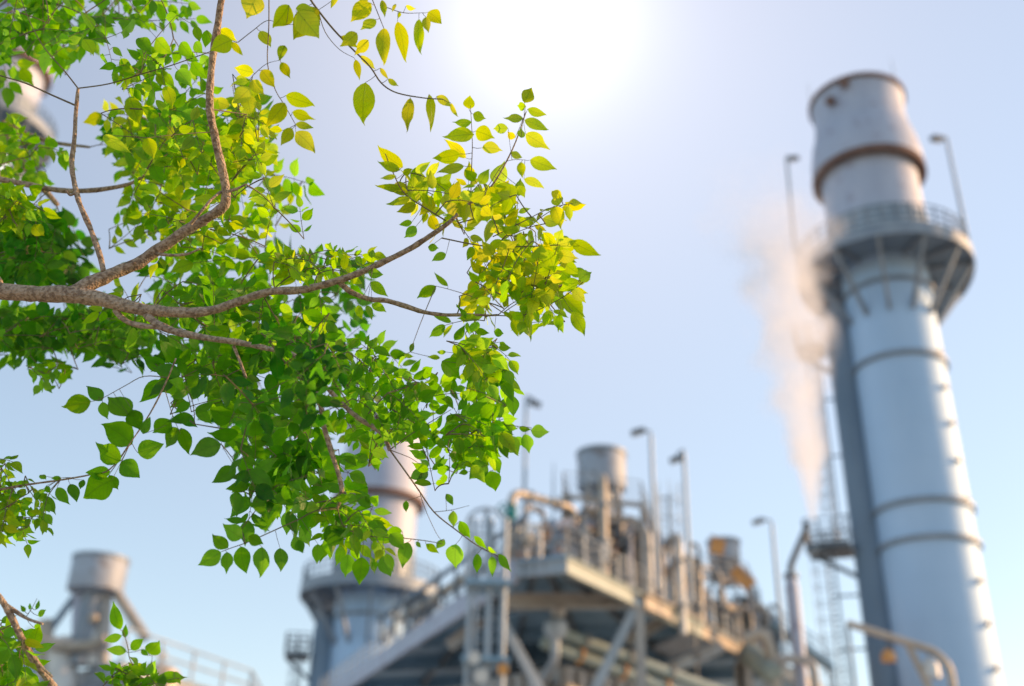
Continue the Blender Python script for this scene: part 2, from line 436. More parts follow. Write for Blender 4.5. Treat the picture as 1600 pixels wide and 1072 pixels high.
def make_stack(label, cx, cy, zp, s=1.0, full=True, rings=RINGS, mid_platform=None):
    c = (cx, cy)
    view = V((-cx, -cy, 0)).normalized()          # towards the camera
    left = V((0, 0, 1)).cross(-view) * 1.0        # camera's left of the stack
    va = math.atan2(view.y, view.x)
    t = thing('exhaust_stack', label, 'chimney', (cx, cy, 0), 'tall round exhaust stacks of the power plant')
    rs, rp = RS * s, RP * s
    Z = lambda k: zp + H[k] * s
    prof = [(rs * 1.12, .1), (rs * 1.12, .5), (rs, .5)]
    nb = [(rs, .5)]
    m = MB().lathe(c, [(rs * 1.10, .1), (rs * 1.10, .6), (rs, .62), (rs, zp - .3 * s)], 64)
    shm = m
    # weld seams and stiffening rings
    for h in rings:
        z = zp + h * s
        if z < 2: continue
        part('stiffener_ring', MB().lathe(c, [(rs - .02, z - .13), (rs + .22 * s, z - .13), (rs + .22 * s, z + .13), (rs - .02, z + .13)], 64, closed=True), 'ring', t)
    z = zp - 2.5
    while z > 1:
        shm.lathe(c, [(rs - .02, z - .02), (rs + .018, z - .02), (rs + .018, z + .02), (rs - .02, z + .02)], 64, closed=True); z -= 2.45
    part('shell', shm, 'clad', t)
    a = va + R(60)
    z = zp - 7.5
    while z > 1:
        q = V((cx + math.cos(a) * rs, cy + math.sin(a) * rs, z)); d = V((math.cos(a), math.sin(a), 0))
        part('sampling_port', MB().tube([q - d * .05, q + d * .16, q + d * .17, q + d * .25], [.13 * s, .13 * s, .2 * s, .2 * s], 12), 'ring', t); z -= 2.45
    # upper shell, wind skirt and rim
    rn = RAD['neck'] * s
    m = MB().lathe(c, [(rs, zp - .3 * s), (rn, zp - .3 * s), (rn, Z('waist'))], 64)
    part('neck', m, 'clad_light', t)
    m = MB().lathe(c, [(RAD['skirt'] * s, Z('neck')), (RAD['skirt'] * s * .995, Z('skirt')), (RAD['mid'] * s, Z('mid')), (RAD['waist'] * s, Z('waist')),
                       (RAD['waist'] * s * 1.0, (Z('waist') + Z('rim')) / 2), (RAD['rim'] * s, Z('rim')), (RAD['rim'] * s - .18, Z('rim')),
                       (RAD['waist'] * s - .2, (Z('waist') + Z('rim')) / 2), (RAD['waist'] * s - .2, Z('waist') - .5)], 64)
    hood = part('wind_skirt', m, 'clad_light', t)
    m = MB().lathe(c, [(rn + .01, Z('neck') + .25), (RAD['skirt'] * s - .05, Z('neck') + .25), (RAD['skirt'] * s + .06, Z('neck') + .25), (RAD['skirt'] * s + .06, Z('neck') - .22), (RAD['skirt'] * s - .28, Z('neck') - .22), (rn + .01, Z('neck') + .05)], 64)
    part('skirt_rim', m, 'rust', hood)
    m = MB().lathe(c, [(RAD['rim'] * s - .1, Z('rim') - .18), (RAD['rim'] * s + .14, Z('rim') - .18), (RAD['rim'] * s + .14, Z('rim') + .14), (RAD['rim'] * s - .1, Z('rim') + .14)], 64, closed=True)
    part('top_rim', m, 'rust', hood)
    if full:
        for da in (-72, 58):
            a = va + R(da); q = V((cx + math.cos(a) * RAD['rim'] * s, cy + math.sin(a) * RAD['rim'] * s, Z('rim'))); part('lightning_rod', MB().tube([q, q + V((0, 0, 2.2))], [.05, .015], 6), 'steel', hood)
        for da, dz in ((-30, 1.0), (-10, 2.0)):
            a = va - R(da) * -1; d = V((math.cos(a), math.sin(a), 0)); q = V((cx, cy, Z('waist') + dz)) + d * (RAD['waist'] * s)
            part('sampling_port', MB().tube([q - d * .1, q + d * .3, q + d * .31, q + d * .42], [.26 * s, .26 * s, .38 * s, .38 * s], 14), 'rust', hood)
    # ring platform: plate, kick plate, brackets, guard rail
    ri = rn + .02
    def rear(mb):
        for i, v in enumerate(mb.v):
            d = V((v.x - cx, v.y - cy, 0)); b_ = -d.dot(view)
            if b_ > 0 and d.length > rs * 1.15: mb.v[i] = v - view * (b_ * .42 * min(1, (d.length - rs * 1.15) / (rs * .4)))
        return mb
    pl = part('ring_platform', rear(MB().lathe(c, [(rs + .01, zp - .35), (rs * 1.3, zp - .35), (rp, zp - .35), (rp, zp - .2), (rs * 1.3, zp - .2), (ri, zp - .2)], 64)), 'duct', t)
    part('kick_plate', rear(MB().lathe(c, [(rp, zp - .75 * s), (rp + .09, zp - .75 * s), (rp + .09, zp + .15), (rp, zp + .15)], 64, closed=True)), 'ring', pl)
    zb = zp - 4.6 * s
    for k in range(12):
        a = va + 2 * math.pi * (k + .0) / 12; d = V((math.cos(a), math.sin(a), 0)); o_ = V((cx, cy, 0))
        part('bracket', rear(MB().beam(o_ + d * (rs + .02) + V((0, 0, zb)), o_ + d * (rp - .15) + V((0, 0, zp - .62)), .22 * s, .34 * s)), 'ring', pl)
        part('floor_joist', rear(MB().beam(o_ + d * (rs + .05) + V((0, 0, zp - .5)), o_ + d * (rp - .1) + V((0, 0, zp - .5)), .16, .26)), 'ring', pl)
    rl = MB(); n = 40
    ring = [V((cx + math.cos(2 * math.pi * k / n) * (rp - .05), cy + math.sin(2 * math.pi * k / n) * (rp - .05), zp + .1)) for k in range(n + 1)]
    rails(rl, ring, 1.5 * s, 1.1, .05, 6, 2)
    part('guard_rail', rear(rl), 'duct', pl)
    # lagged cladding band with vertical ribs just above the platform
    rb = MB().lathe(c, [(rn + .01, zp + .1), (rn + .06, zp + .1), (rn + .06, zp + 3.2 * s), (rn + .01, zp + 3.2 * s)], 44, closed=True)
    for k in range(44):
        a = 2 * math.pi * k / 44; d = V((math.cos(a), math.sin(a), 0)); q = V((cx, cy, 0)) + d * (rn + .05)
        rb.beam(q + V((0, 0, zp - .1)), q + V((0, 0, zp + 3.3 * s)), .22, .14, up=d)
    part('ribbed_band', rb, 'steel', t)
    # vertical duct strapped to the left side
    if full:
        dp = V((cx, cy, 0)) + left * (rs + .18 * RS * s) + view * rs * -.05
        dr = .36 * RS * s
        dm = MB().lathe((dp.x, dp.y), [(dr, .1), (dr, zp - 3.2 * s), (dr * .6, zp - 2.2 * s), (.05, zp - 2.1 * s)], 32)
        du = part('side_duct', dm, 'duct', t)
        lp = V((cx, cy, 0)) + left * (rs + .18 * RS * s + dr + .45)
        # landing below the main platform and one half way
        for zz, w_, nm in ((zp - 5.3 * s, 1.8, 'landing'), (mid_platform or zp - 22 * s, 2.6, 'landing')):
            b = lp + left * (w_ * .35); k = left * (w_ / 2); f = view * (w_ * .55)
            poly = [b - k - f, b + k - f, b + k + f, b - k + f]
            ld = part(nm, MB().prism([(p.x, p.y) for p in poly], zz - .35, zz), 'dark', t)
            q = MB(); z3 = V((0, 0, zz))
            rails(q, [poly[0] + z3, poly[1] + z3, poly[2] + z3, poly[3] + z3], 1.5, .9, .05, 6, 2)
            part('guard_rail', q, 'dark', ld)
            kb = MB(); kb.beam(b + k * .8 + V((0, 0, zz - .4)), dp + left * dr * .8 + V((0, 0, zz - 2.0)), .25, .25)
            part('bracket', kb, 'dark', ld)
        zm = mid_platform or zp - 22 * s
        foot = lp + left * .3
        cage_ladder(t, foot + V((0, 0, zm)), foot + V((0, 0, zp - 5.0 * s)), view * .7 + left)
        cage_ladder(t, foot + left * .7 + V((0, 0, .2)), foot + left * .7 + V((0, 0, zm + .2)), view * .7 + left, .9, .75)
        z = zm + 2
        while z < zp - 6 * s:
            part('ladder_stay', MB().beam(foot + V((0, 0, z)), dp + left * (dr - .05) + V((0, 0, z)), .1, .1), 'dark', t); z += 4
        z = 2
        while z < zm:
            part('ladder_stay', MB().beam(foot + left * .7 + V((0, 0, z)), dp + left * (dr - .05) + V((0, 0, z)), .12, .12), 'dark', t); z += 3.2
    return t, left, view
ZMID = znear(822, RS)
main, LEFT, VIEW = make_stack('nearest and largest exhaust stack, blue-grey cladding, whole flared rusty-rimmed top visible at right', AX[0], AX[1], ZP, 1.0, True, RINGS, ZMID)
c2 = P(580, 925, 87.0)
make_stack('shorter exhaust stack half hidden behind the lowest hanging leaves, left of the steel deck', c2.x, c2.y, c2.z, 1.0, True)
c3 = P(-12, 205, 80.0)
make_stack('exhaust stack at the upper left edge, mostly covered by blurred green leaves', c3.x, c3.y, c3.z, .95, False)

# ------------------------------------------------------------------ lamp posts
def lamp(label, base, top, head, r=.07, size=.5):
    t = thing('lamp_post', label, 'lamp post', base, 'floodlight posts of the plant')
    base, top, head = V(base), V(top), V(head)
    part('pole', MB().tube([base, base.lerp(top, .5), top], [r * 1.25, r * 1.1, r], 10), 'steel', t)
    part('arm', MB().tube(bend([top - V((0, 0, .02)), top + V((0, 0, .22)), head + V((0, 0, .2))], .2), r * .7, 8), 'steel', t)
    d = (head - top); d.z = 0; d.normalize(); s = d.cross(V((0, 0, 1)))
    hb = MB(); L, W = size, size * .55
    hb.beam(head - d * L * .5 + V((0, 0, .1)), head + d * L * .5 - V((0, 0, .08)), W, size * .34)
    h = part('lamp_head', hb, 'dark', t)
    lb = MB(); lb.beam(head - d * L * .4 + V((0, 0, .08 - size * .19)), head + d * L * .4 + V((0, 0, -.08 - size * .19)), W * .8, .04)
    part('lens', lb, 'lens', h)

# ------------------------------------------------------------------ the central steel deck
K = P(880, 866, 41.0); ZD = K.z
A0 = PZ(520, 1072, ZD); A1 = PZ(806, 874, ZD); A2 = PZ(886, 866, ZD); A3 = PZ(1255, 1052, ZD)
A0 = A1 + (A0 - A1) * 1.15; A3 = A2 + (A3 - A2) * 1.12
A4 = V((A3.x - 6, A3.y + 12, ZD)); A5 = V((A0.x + 4, A0.y + 8, ZD))
poly = [A0, A1, A2, A3, A4, A5]
print('DECK', ZD, [tuple(round(x, 1) for x in p) for p in poly])
cen = sum(poly, V((0, 0, 0))) / 6
deck = thing('steel_platform', 'raised steel process deck on braced columns in the middle, its corner pointing at the viewer', 'platform', (cen.x, cen.y, 0), 'raised process decks')
part('deck_plate', MB().prism([(p.x, p.y) for p in poly], ZD - .12, ZD), 'soffit', deck)
def inset(p, k): return V((p.x + (cen.x - p.x) * k, p.y + (cen.y - p.y) * k, p.z))
fm = ['clad_light', 'steel', 'green', 'steel', 'steel', 'steel']
for i in range(6):
    a, b = poly[i], poly[(i + 1) % 6]
    zz = V((0, 0, -.45))
    if i == 2:
        mid_ = a.lerp(b, .42)
        part('fascia_beam', MB().beam(a + zz, mid_ + zz, .25, .70, True), 'green', deck)
        part('fascia_beam', MB().beam(mid_ + zz, b + zz, .25, .62, True), 'beige', deck)
    else:
        part('fascia_beam', MB().beam(a + zz, b + zz, .25, .62 if i else .98, i > 0), fm[i], deck)
# joists across the soffit
for k in range(1, 5):
    t_ = k / 5
    a = A1.lerp(A0, t_); b = A2.lerp(A3, t_)
    part('floor_joist', MB().beam(a + V((0, 0, -.45)), b + V((0, 0, -.45)), .3, .6, True), 'soffit', deck)
for k in range(1, 5):
    t_ = k / 5
    a = A1.lerp(A2, t_); b = A0.lerp(A3, t_)
    part('soffit_purlin', MB().beam(a + V((0, 0, -.40)), b + V((0, 0, -.40)), .18, .34), 'dark', deck)
# guard rail along the visible edges
rl = MB(); rails(rl, [inset(A0, .01), inset(A1, .01), inset(A2, .01), inset(A3, .01)], 1.2, 1.5, .035, 6, 2)
part('guard_rail', rl, 'steel', deck)
# columns, main beam, braces
zz = V((0, 0, -1.0))
B1, B2, B3 = P(789, 940, 44.0), P(998, 938, 46.0), P(1151, 1006, 58.0)
for p in (B1, B2, B3, inset(A0, .18), inset(A3, .2), inset(A4, .1), inset(A5, .1)):
    if p is B1:
        continue
    part('column', MB().beam((p.x, p.y, .1), (p.x, p.y, ZD - .9), .4, .4, True, V((0, 1, 0))), 'tan', deck)
part('main_beam', MB().beam(B1, B2, .4, .62, True), 'tan', deck)
part('main_beam', MB().beam(B2 + V((.3, .2, 0)), B3, .4, .72, True), 'beige', deck)
c_ = P(926, 1085, 46.0); part('brace', MB().beam(B2, c_ + (c_ - B2) * .9, .34, .42), 'steel', deck)
c_ = P(841, 1075, 45.0); part('brace', MB().beam(P(785, 972, 44.5), c_ + (c_ - P(785, 972, 44.5)) * .9, .34, .36), 'steel', deck)
for (a, b) in (((978, 1002), (1058, 958)), ((1042, 1048), (1128, 1010)), ((700, 1010), (790, 940))):
    part('cross_beam', MB().beam(P(*a, 50), P(*b, 50), .3, .5, True), 'tan', deck)
hs_ = MB().prism([(p.x, p.y) for p in [PZ(1020, 1012, ZD - .8), PZ(1072, 990, ZD - .8), PZ(1105, 1006, ZD - .8), PZ(1050, 1030, ZD - .8)]], ZD - .8, ZD - .7)
part('access_hatch', hs_, 'steel', deck)

# boiler casing below the deck
q0, q1, q2, q3 = P(640, 1000, 62), P(880, 1000, 51), P(1120, 1020, 62), P(900, 1000, 76)
cs = thing('boiler_casing', 'brown-grey ribbed boiler casing in shade below the raised steel deck', 'boiler', ((q0.x + q2.x) / 2, 62, 0))
cpoly = [(q0.x, q0.y), (q1.x, q1.y), (q2.x, q2.y), (q3.x, q3.y)]
part('casing_wall', MB().prism(cpoly, .1, ZD - 2.4), 'casing', cs)
rbm = MB()
for a, b in (((q0.x, q0.y), (q1.x, q1.y)), ((q1.x, q1.y), (q2.x, q2.y))):
    a, b = V((*a, 0)), V((*b, 0)); n = 14
    out = (b - a).cross(V((0, 0, 1))).normalized()
    for k in range(n + 1):
        p = a.lerp(b, k / n) + out * .12
        rbm.beam(p + V((0, 0, .2)), p + V((0, 0, ZD - 2.5)), .2, .24, True, V((0, 1, 0)))
    for z in (4, 7, 10, 11.6):
        if z < ZD - 2.6: rbm.beam(a + out * .14 + V((0, 0, z)), b + out * .14 + V((0, 0, z)), .3, .26)
part('stiffener', rbm, 'tan', cs)

# pipes slung below the deck
pr = thing('pipe_run', 'two parallel pale green pipes slung below the steel deck', 'pipes', P(960, 1040, 48) * 1.0)
for dy, m_ in ((0, 'green'), (22, 'green')):
    a, b = P(868 - dy * .4, 986 + dy, 47), P(1090 - dy * .4, 1068 + dy, 50)
    pm = part('pipe', MB().tube([a - (b - a) * .05, b + (b - a) * .4], .26, 14), m_, pr)
    for t_ in (.2, .5, .8): part('flange', MB().tube([a.lerp(b, t_), a.lerp(b, t_ + .012)], .38, 14), 'copper' if dy else 'tan', pm)
for t_ in (.1, .6, 1.0):
    p = P(868, 986, 47).lerp(P(1090, 1068, 50), t_); part('hanger', MB().tube([p, V((p.x, p.y, ZD - .5))], .05, 6), 'dark', pr)
# relief valve with white bonnet and orange cap
rvp = P(868, 985, 46)
rv = thing('relief_valve', 'relief valve with orange cap and white bonnet hanging under the deck corner', 'valve', rvp)
part('body', MB().lathe((rvp.x, rvp.y), [(.02, rvp.z - .4), (.35, rvp.z - .35), (.52, rvp.z), (.5, rvp.z + .3), (.2, rvp.z + .6), (.02, rvp.z + .6)], 20), 'steel', rv)
part('bonnet', MB().lathe((rvp.x + .1, rvp.y), [(.02, rvp.z + .55), (.3, rvp.z + .6), (.33, rvp.z + 1.0), (.2, rvp.z + 1.15), (.02, rvp.z + 1.15)], 18), 'white', rv)
part('cap', MB().lathe((rvp.x + .1, rvp.y), [(.02, rvp.z + 1.14), (.24, rvp.z + 1.16), (.28, rvp.z + 1.45), (.16, rvp.z + 1.62), (.02, rvp.z + 1.62)], 18), 'copper', rv)
part('pipe', MB().tube(bend([rvp, rvp - V((0, 0, 1.2)), rvp + V((-.5, 6, -1.4))], .4), .2, 12), 'steel', rv)

# stair and cable tower in front of the left half
tb = PZ(757, 905, ZD + .5)
tp = P(757, 1000, 39.5)
tw = thing('ladder_tower', 'slender pale blue ladder tower standing before the left edge of the deck', 'ladder', (tp.x, tp.y, 0))
x0 = [P(px, 1000, 39.5).x for px in (731, 742, 762, 785)]
for x, r in zip(x0, (.09, .05, .11, .12)):
    part('upright', MB().tube([(x, tp.y, .1), (x, tp.y, ZD + .9)], r, 10), 'steel', tw)
    part('upright', MB().tube([(x, tp.y + 1.1, .1), (x, tp.y + 1.1, ZD + .9)], r * .8, 8), 'steel', tw)
rg = MB(); z = .5
for x in (x0[0], x0[-1]): rg.tube([(x, tp.y + .02, .1), (x, tp.y + .02, ZD + .9)], .04, 6)
while z < ZD + .8:
    rg.tube([(x0[0], tp.y, z), (x0[-1], tp.y, z)], .025, 5); z += .4
part('ladder', rg, 'steel', tw)
for z in (ZD - 1.6, ZD - 4.4, ZD - 7.5):
    part('landing', MB().prism([(x0[0] - .2, tp.y - .5), (x0[-1] + .3, tp.y - .5), (x0[-1] + .3, tp.y + 1.3), (x0[0] - .2, tp.y + 1.3)], z - .15, z), 'soffit', tw)
for (px, py, r_, m_, lb_) in ((741, 1028, .22, 'white', 'added small white round floodlight on the pale blue ladder tower'), (786, 1046, .20, 'copper', 'small orange round lamp housing at the foot of the ladder tower'), (752, 1056, .24, 'white', 'added whitish drum lamp low on the pale blue ladder tower')):  # white housings added to make bright blurred highlights
    p = P(px, py, 39.0)
    fl = thing('floodlight', lb_, 'lamp', p, 'small round lamps on the ladder tower')
    d = V((0, -1, -.15)).normalized()
    part('housing', MB().tube([p + d * -.25, p, p + d * .12], [r_ * .5, r_, r_ * 1.05], 14), m_, fl)
    part('bracket', MB().beam(p - d * .2, V((p.x, tp.y, p.z)), .06, .06), 'dark', fl)

# ------------------------------------------------------------------ silencers
def silencer(label, px, py_top, py_bot, half, Y, zbase, mat='drum', legs=True, side=None):
    c = P(px, (py_top + py_bot) / 2, Y); k = proj(c)[2] / F_PX; r = half * k
    z0, z1 = zat(c.x, c.y, py_bot), zat(c.x, c.y, py_top)
    t = thing('vent_silencer', label, 'silencer', (c.x, c.y, zbase), 'drum-shaped vent silencers')
    sh = part('drum', MB().lathe((c.x, c.y), [(.05, z0 + .02), (r * .6, z0), (r * .98, z0 + .1), (r, z0 + .25), (r, z1 - .1), (r * .97, z1), (r * .8, z1), (r * .75, z1 - .3), (.05, z1 - .3)], 40), mat, t)
    part('band', MB().lathe((c.x, c.y), [(r - .01, z1 - .22), (r + .06, z1 - .22), (r + .06, z1 - .02), (r - .01, z1 - .02)], 40, closed=True), 'ring', sh)
    part('inlet_pipe', MB().tube([(c.x, c.y, zbase + .05), (c.x, c.y, z0 + .1)], r * .42, 16), 'ring', t)
    if legs:
        for k in range(4):
            a = R(45 + 90 * k)
            p = V((c.x + math.cos(a) * r * .85, c.y + math.sin(a) * r * .85, 0))
            q = V((c.x + math.cos(a) * r * 1.15, c.y + math.sin(a) * r * 1.15, 0))
            part('leg', MB().beam(q + V((0, 0, zbase)), p + V((0, 0, z0 + .3)), .18, .18), 'tan', t)
        for f in (.35, .8):
            bm = MB()
            z = zbase + (z0 - zbase) * f
            pts = [V((c.x + math.cos(R(45 + 90 * k)) * r * 1.05, c.y + math.sin(R(45 + 90 * k)) * r * 1.05, z)) for k in range(5)]
            for a, b in zip(pts, pts[1:]): bm.beam(a, b, .12, .12)
            part('frame_rail', bm, 'tan', t)
    return t, c, r, z0, z1
silencer('grey drum-shaped silencer on a frame on top of the steel deck', 940, 708, 768, 38, 50, ZD)

# upper structure: open steel frame crowded with pipes and valves round the silencer
def frame(label, pts, zb, levels, name='pipe_rack', mat='tan'):
    """open frame: posts at pts, rings of beams at levels"""
    c = sum(pts, V((0, 0, 0))) / len(pts)
    t = thing(name, label, 'steel frame', (c.x, c.y, zb), 'open steel frames on the decks')
    for p in pts: part('post', MB().beam((p.x, p.y, zb), (p.x, p.y, levels[-1]), .2, .2, True, V((0, 1, 0))), mat, t)
    for z in levels:
        m = MB()
        for a, b in zip(pts, pts[1:] + pts[:1]): m.beam((a.x, a.y, z - .1), (b.x, b.y, z - .1), .16, .22, True)
        part('frame_beam', m, mat, t)
    for a, b in zip(pts, pts[1:]): part('brace', MB().beam((a.x, a.y, zb + .1), (b.x, b.y, levels[0] - .2), .1, .1), 'dark', t)
    gr = MB(); rails(gr, [V((p.x, p.y, levels[-1])) for p in pts] + [V((pts[0].x, pts[0].y, levels[-1]))], 1.1, 1.3, .03, 5, 2)
    part('guard_rail', gr, 'steel', t)
    return t
f1 = [P(px, 850, Y) for px, Y in ((880, 47), (1005, 48), (1030, 56), (905, 56))]
zl = zat(f1[0].x, f1[0].y, 800)
frame('open steel frame around the silencer on the central deck', f1, ZD, [zl, zat(f1[0].x, f1[0].y, 772)], mat='tan')

def valve(parent, p, d, r, mat='steel', wheel='dark'):
    """inline valve: body between flanges, bonnet, stem, handwheel"""
    p, d = V(p), V(d).normalized()
    vb = part('valve', MB().tube([p - d * r * 2.2, p - d * r * 1.9, p - d * r * 1.3, p, p + d * r * 1.3, p + d * r * 1.9, p + d * r * 2.2], [r * 1.7, r * 1.7, r, r * 1.5, r, r * 1.7, r * 1.7], 14), mat, parent)
    u = V((0, 0, 1)) if abs(d.z) < .7 else V((-.6, -.8, 0))
    hw = MB(); hw.tube([p + u * r, p + u * r * 4.0], r * .35, 8)
    a = u.orthogonal().normalized(); b = u.cross(a)
    hw.tube([p + u * r * 3.8 + (a * math.cos(R(x)) + b * math.sin(R(x))) * r * 2.0 for x in range(0, 361, 24)], r * .25, 6)
    hw.tube([p + u * r * 3.8 - a * r * 2, p + u * r * 3.8 + a * r * 2], r * .18, 6); hw.tube([p + u * r * 3.8 - b * r * 2, p + u * r * 3.8 + b * r * 2], r * .18, 6)
    part('handwheel', hw, wheel, vb)

def piping(label, runs, valves=(), flanges=True):
    c = V(runs[0][0][0])
    t = thing('process_piping', label, 'pipes', c, 'process piping on the decks')
    for pts, r, mat in runs:
        pts = [V(p) for p in pts]
        pm = part('pipe', MB().tube(bend(pts, r * 3), r, 12), mat, t)
        if flanges and len(pts) > 1:
            for a, b in zip(pts, pts[1:]):
                if (b - a).length > r * 12:
                    d = (b - a).normalized()
                    for f in (.28, .72):
                        q = a.lerp(b, f); part('flange', MB().tube([q - d * r * .35, q + d * r * .35], r * 1.5, 12), 'ring', pm)
    for p, d, r, m_, w_ in valves: valve(t, p, d, r, m_, w_)
    return t
def up_from(px, py, Y): p = P(px, py, Y); return V((p.x, p.y, ZD)), p
# tall arch of tan pipe with teal valve at its left foot
b, p = up_from(800, 768, 44); q = P(897, 795, 47)
piping('tan pipe arch with a teal valve at the left corner of the deck', [([b, p, q, V((q.x, q.y, ZD))], .19, 'beige'), ([b + V((.6, .4, 0)), V((p.x + .6, p.y + .4, p.z - .5)), P(850, 800, 46), V((P(850, 800, 46).x, 46, ZD))], .12, 'tan')],
       [(P(799, 803, 43.8), (0, 0, 1), .16, 'teal', 'teal')])
b, p = up_from(942, 742, 46)
piping('pale upright pipe rising past the silencer drum', [([b, p, p + V((.3, 2.5, .1))], .19, 'beige')], [(V((b.x, b.y, ZD + 1.6)), (0, 0, 1), .22, 'white', 'dark')])
b, p = up_from(1057, 842, 50)
piping('white upright pipe standing at the right fascia of the deck', [([b - V((0, .6, 1.2)), p - V((0, .6, 0)), p + V((-.2, 2, .3))], .19, 'white')])
rnd = random.Random(5)
# crowded header pipes along the deck edge
descs = ['low header pipes with valves near the left deck corner', 'short insulated pipes crowding the deck apex', 'header pipes and white valve bodies in front of the silencer frame',
         'mixed grey and beige pipes under the silencer frame', 'small bore pipes right of the silencer frame', 'pipe loop with handwheels beside the ladder cage']
for i, (px0, px1, yt, Yd) in enumerate(((795, 850, 842, 44.0), (840, 900, 834, 45.5), (880, 945, 808, 46.5), (925, 990, 806, 48.5), (975, 1035, 832, 50.0), (1025, 1095, 862, 53.0))):
    runs, vs = [], []
    for k in range(10):
        px = px0 + (px1 - px0) * (k + rnd.random() * .6) / 10
        Y = Yd + rnd.uniform(-.6, 2.4)
        h = rnd.uniform(-26, 26)
        b, p = up_from(px, yt + h, Y)
        b2, p2 = up_from(px + rnd.uniform(12, 42), yt + h + rnd.uniform(-4, 18), Y + rnd.uniform(.2, 2))
        r = rnd.choice((.07, .1, .1, .14, .18))
        p2.z = p.z
        runs.append(([b, p, p2, V((p2.x, p2.y, ZD))] if k % 3 else [b, p, p + V((0, 1.5, .4))], r, rnd.choice(('beige', 'white', 'steel', 'tan', 'casing', 'duct', 'dark', 'clad_light'))))
        if k % 2 == 0:
            vs.append((b.lerp(p, rnd.uniform(.45, .75)), (0, 0, 1), r * 1.2, rnd.choice(('white', 'beige', 'steel', 'dark')), rnd.choice(('dark', 'copper', 'steel'))))
    piping(descs[i], runs, vs)
# hoop of a rest gantry at the deck's left edge
gp = [P(px, py, 42.5) for px, py in ((728, 905), (729, 820), (734, 806), (746, 797), (760, 794), (775, 798), (785, 808), (789, 822), (791, 890))]
ga = thing('davit_arch', 'round-topped steel davit arch at the left corner of the deck, behind the lowest leaf twig', 'steel arch', P(760, 880, 42.5))
part('arch', MB().tube(gp, .07, 8), 'steel', ga)
part('post', MB().tube([P(760, 794, 42.5), P(762, 895, 42.5)], .11, 8), 'steel', ga)
part('tie', MB().tube([P(729, 835, 42.5), P(789, 838, 42.5)], .045, 8), 'steel', ga)
# caged ladder beside the silencer frame
lp = P(1038, 800, 50)
lt = thing('caged_ladder', 'dark caged ladder rising right of the silencer drum', 'ladder', (lp.x, lp.y, ZD))
cage_ladder(lt, (lp.x, lp.y, ZD), (lp.x, lp.y, zat(lp.x, lp.y, 772)), (.4, -1, 0), .5, .6)

# second unit further right on the deck
f2 = [P(px, 960, Y) for px, Y in ((1085, 55), (1172, 57), (1190, 63), (1105, 63))]
za, zb_ = zat(f2[0].x, f2[0].y, 930), zat(f2[0].x, f2[0].y, 893)
frame('taller steel frame with orange panels on the right end of the deck', f2, ZD, [za, zb_], mat='casing')
silencer('smaller squat silencer drum above orange panels at the right end of the deck', 1131, 845, 880, 25, 58, zb_, 'drum', True)
for lb_, a, b, h in (('small square copper panel with sunlit orange painted in, just under the squat silencer', (1110, 850), (1132, 856), .9), ('long slanted copper panel with sunlit orange painted in, right of the squat silencer', (1147, 888), (1174, 916), .8)):
    pa, pb = P(*a, 55.5), P(*b, 55.5)
    tpn = thing('cladding_panel', lb_, 'panel', pa.lerp(pb, .5), 'orange cladding panels')
    part('sheet', MB().beam(pa, pb, .12, h), 'copper', tpn)  # copper-toned sheet, warm sunlight painted into its orange
    part('support', MB().beam(pa.lerp(pb, .5) + V((0, .1, 0)), V((f2[1].x - 1.4, f2[1].y, pa.lerp(pb, .5).z - .2)), .1, .1), 'dark', tpn)
    part('edge_trim', MB().beam(pa + V((0, -.08, h * .5)), pb + V((0, -.08, h * .5)), .1, .08), 'tan', tpn)
descs = ['vertical vessels and pipes under the squat silencer', 'tangle of grey pipes at the right end of the deck', 'pipes beside the slanted vent pipe, past the orange panel']
for i, (px0, px1, yt, Yd) in enumerate(((1085, 1140, 935, 55.0), (1130, 1180, 948, 57.0), (1165, 1215, 965, 60.0))):
    runs, vs = [], []
    for k in range(7):
        px = px0 + (px1 - px0) * (k + rnd.random() * .6) / 7
        Y = Yd + rnd.uniform(-.6, 1.6)
        b, p = up_from(px, yt + rnd.uniform(-28, 15), Y)
        b2, p2 = up_from(px + rnd.uniform(10, 34), yt, Y + rnd.uniform(.2, 2)); p2.z = p.z
        r = rnd.choice((.09, .12, .12, .18, .24))
        runs.append(([b, p, p2, V((p2.x, p2.y, ZD))] if k % 3 else [b, p, p + V((0, 1.5, .4))], r, rnd.choice(('beige', 'casing', 'duct', 'tan', 'casing', 'dark', 'clad_light'))))
        if k % 2: vs.append((b.lerp(p, rnd.uniform(.4, .8)), (0, 0, 1), r * 1.1, rnd.choice(('white', 'beige', 'dark')), 'dark'))
    piping(descs[i], runs, vs)
hx = P(1190, 1040, 56)
ex = thing('heat_exchanger', 'horizontal pale green vessel with rounded end below the right end of the deck', 'vessel', hx)
a, b = P(1160, 1012, 58), P(1205, 1050, 54)
part('shell', MB().tube([a + (a - b) * .6, a, b, b + (b - a).normalized() * .35, b + (b - a).normalized() * .5], [.58, .58, .58, .42, .08], 20), 'green', ex)
part('saddle', MB().beam(a + V((0, 0, -.6)), V((a.x, a.y, .1)), .8, .4), 'tan', ex)
part('saddle', MB().beam(b + V((0, 0, -.6)), V((b.x, b.y, .1)), .8, .4), 'tan', ex)
ex2 = [P(px, py, 54) for px, py in ((1195, 985), (1210, 1040), (1225, 1085))]
piping('beige bent pipe dropping from the right end of the deck', [([P(1160, 1000, 54), ex2[0], ex2[1], V((ex2[1].x, ex2[1].y, .1))], .3, 'beige'), ([P(1215, 1030, 53), P(1270, 1030, 53), V((P(1270, 1030, 53).x, 53, .1))], .22, 'tan')])

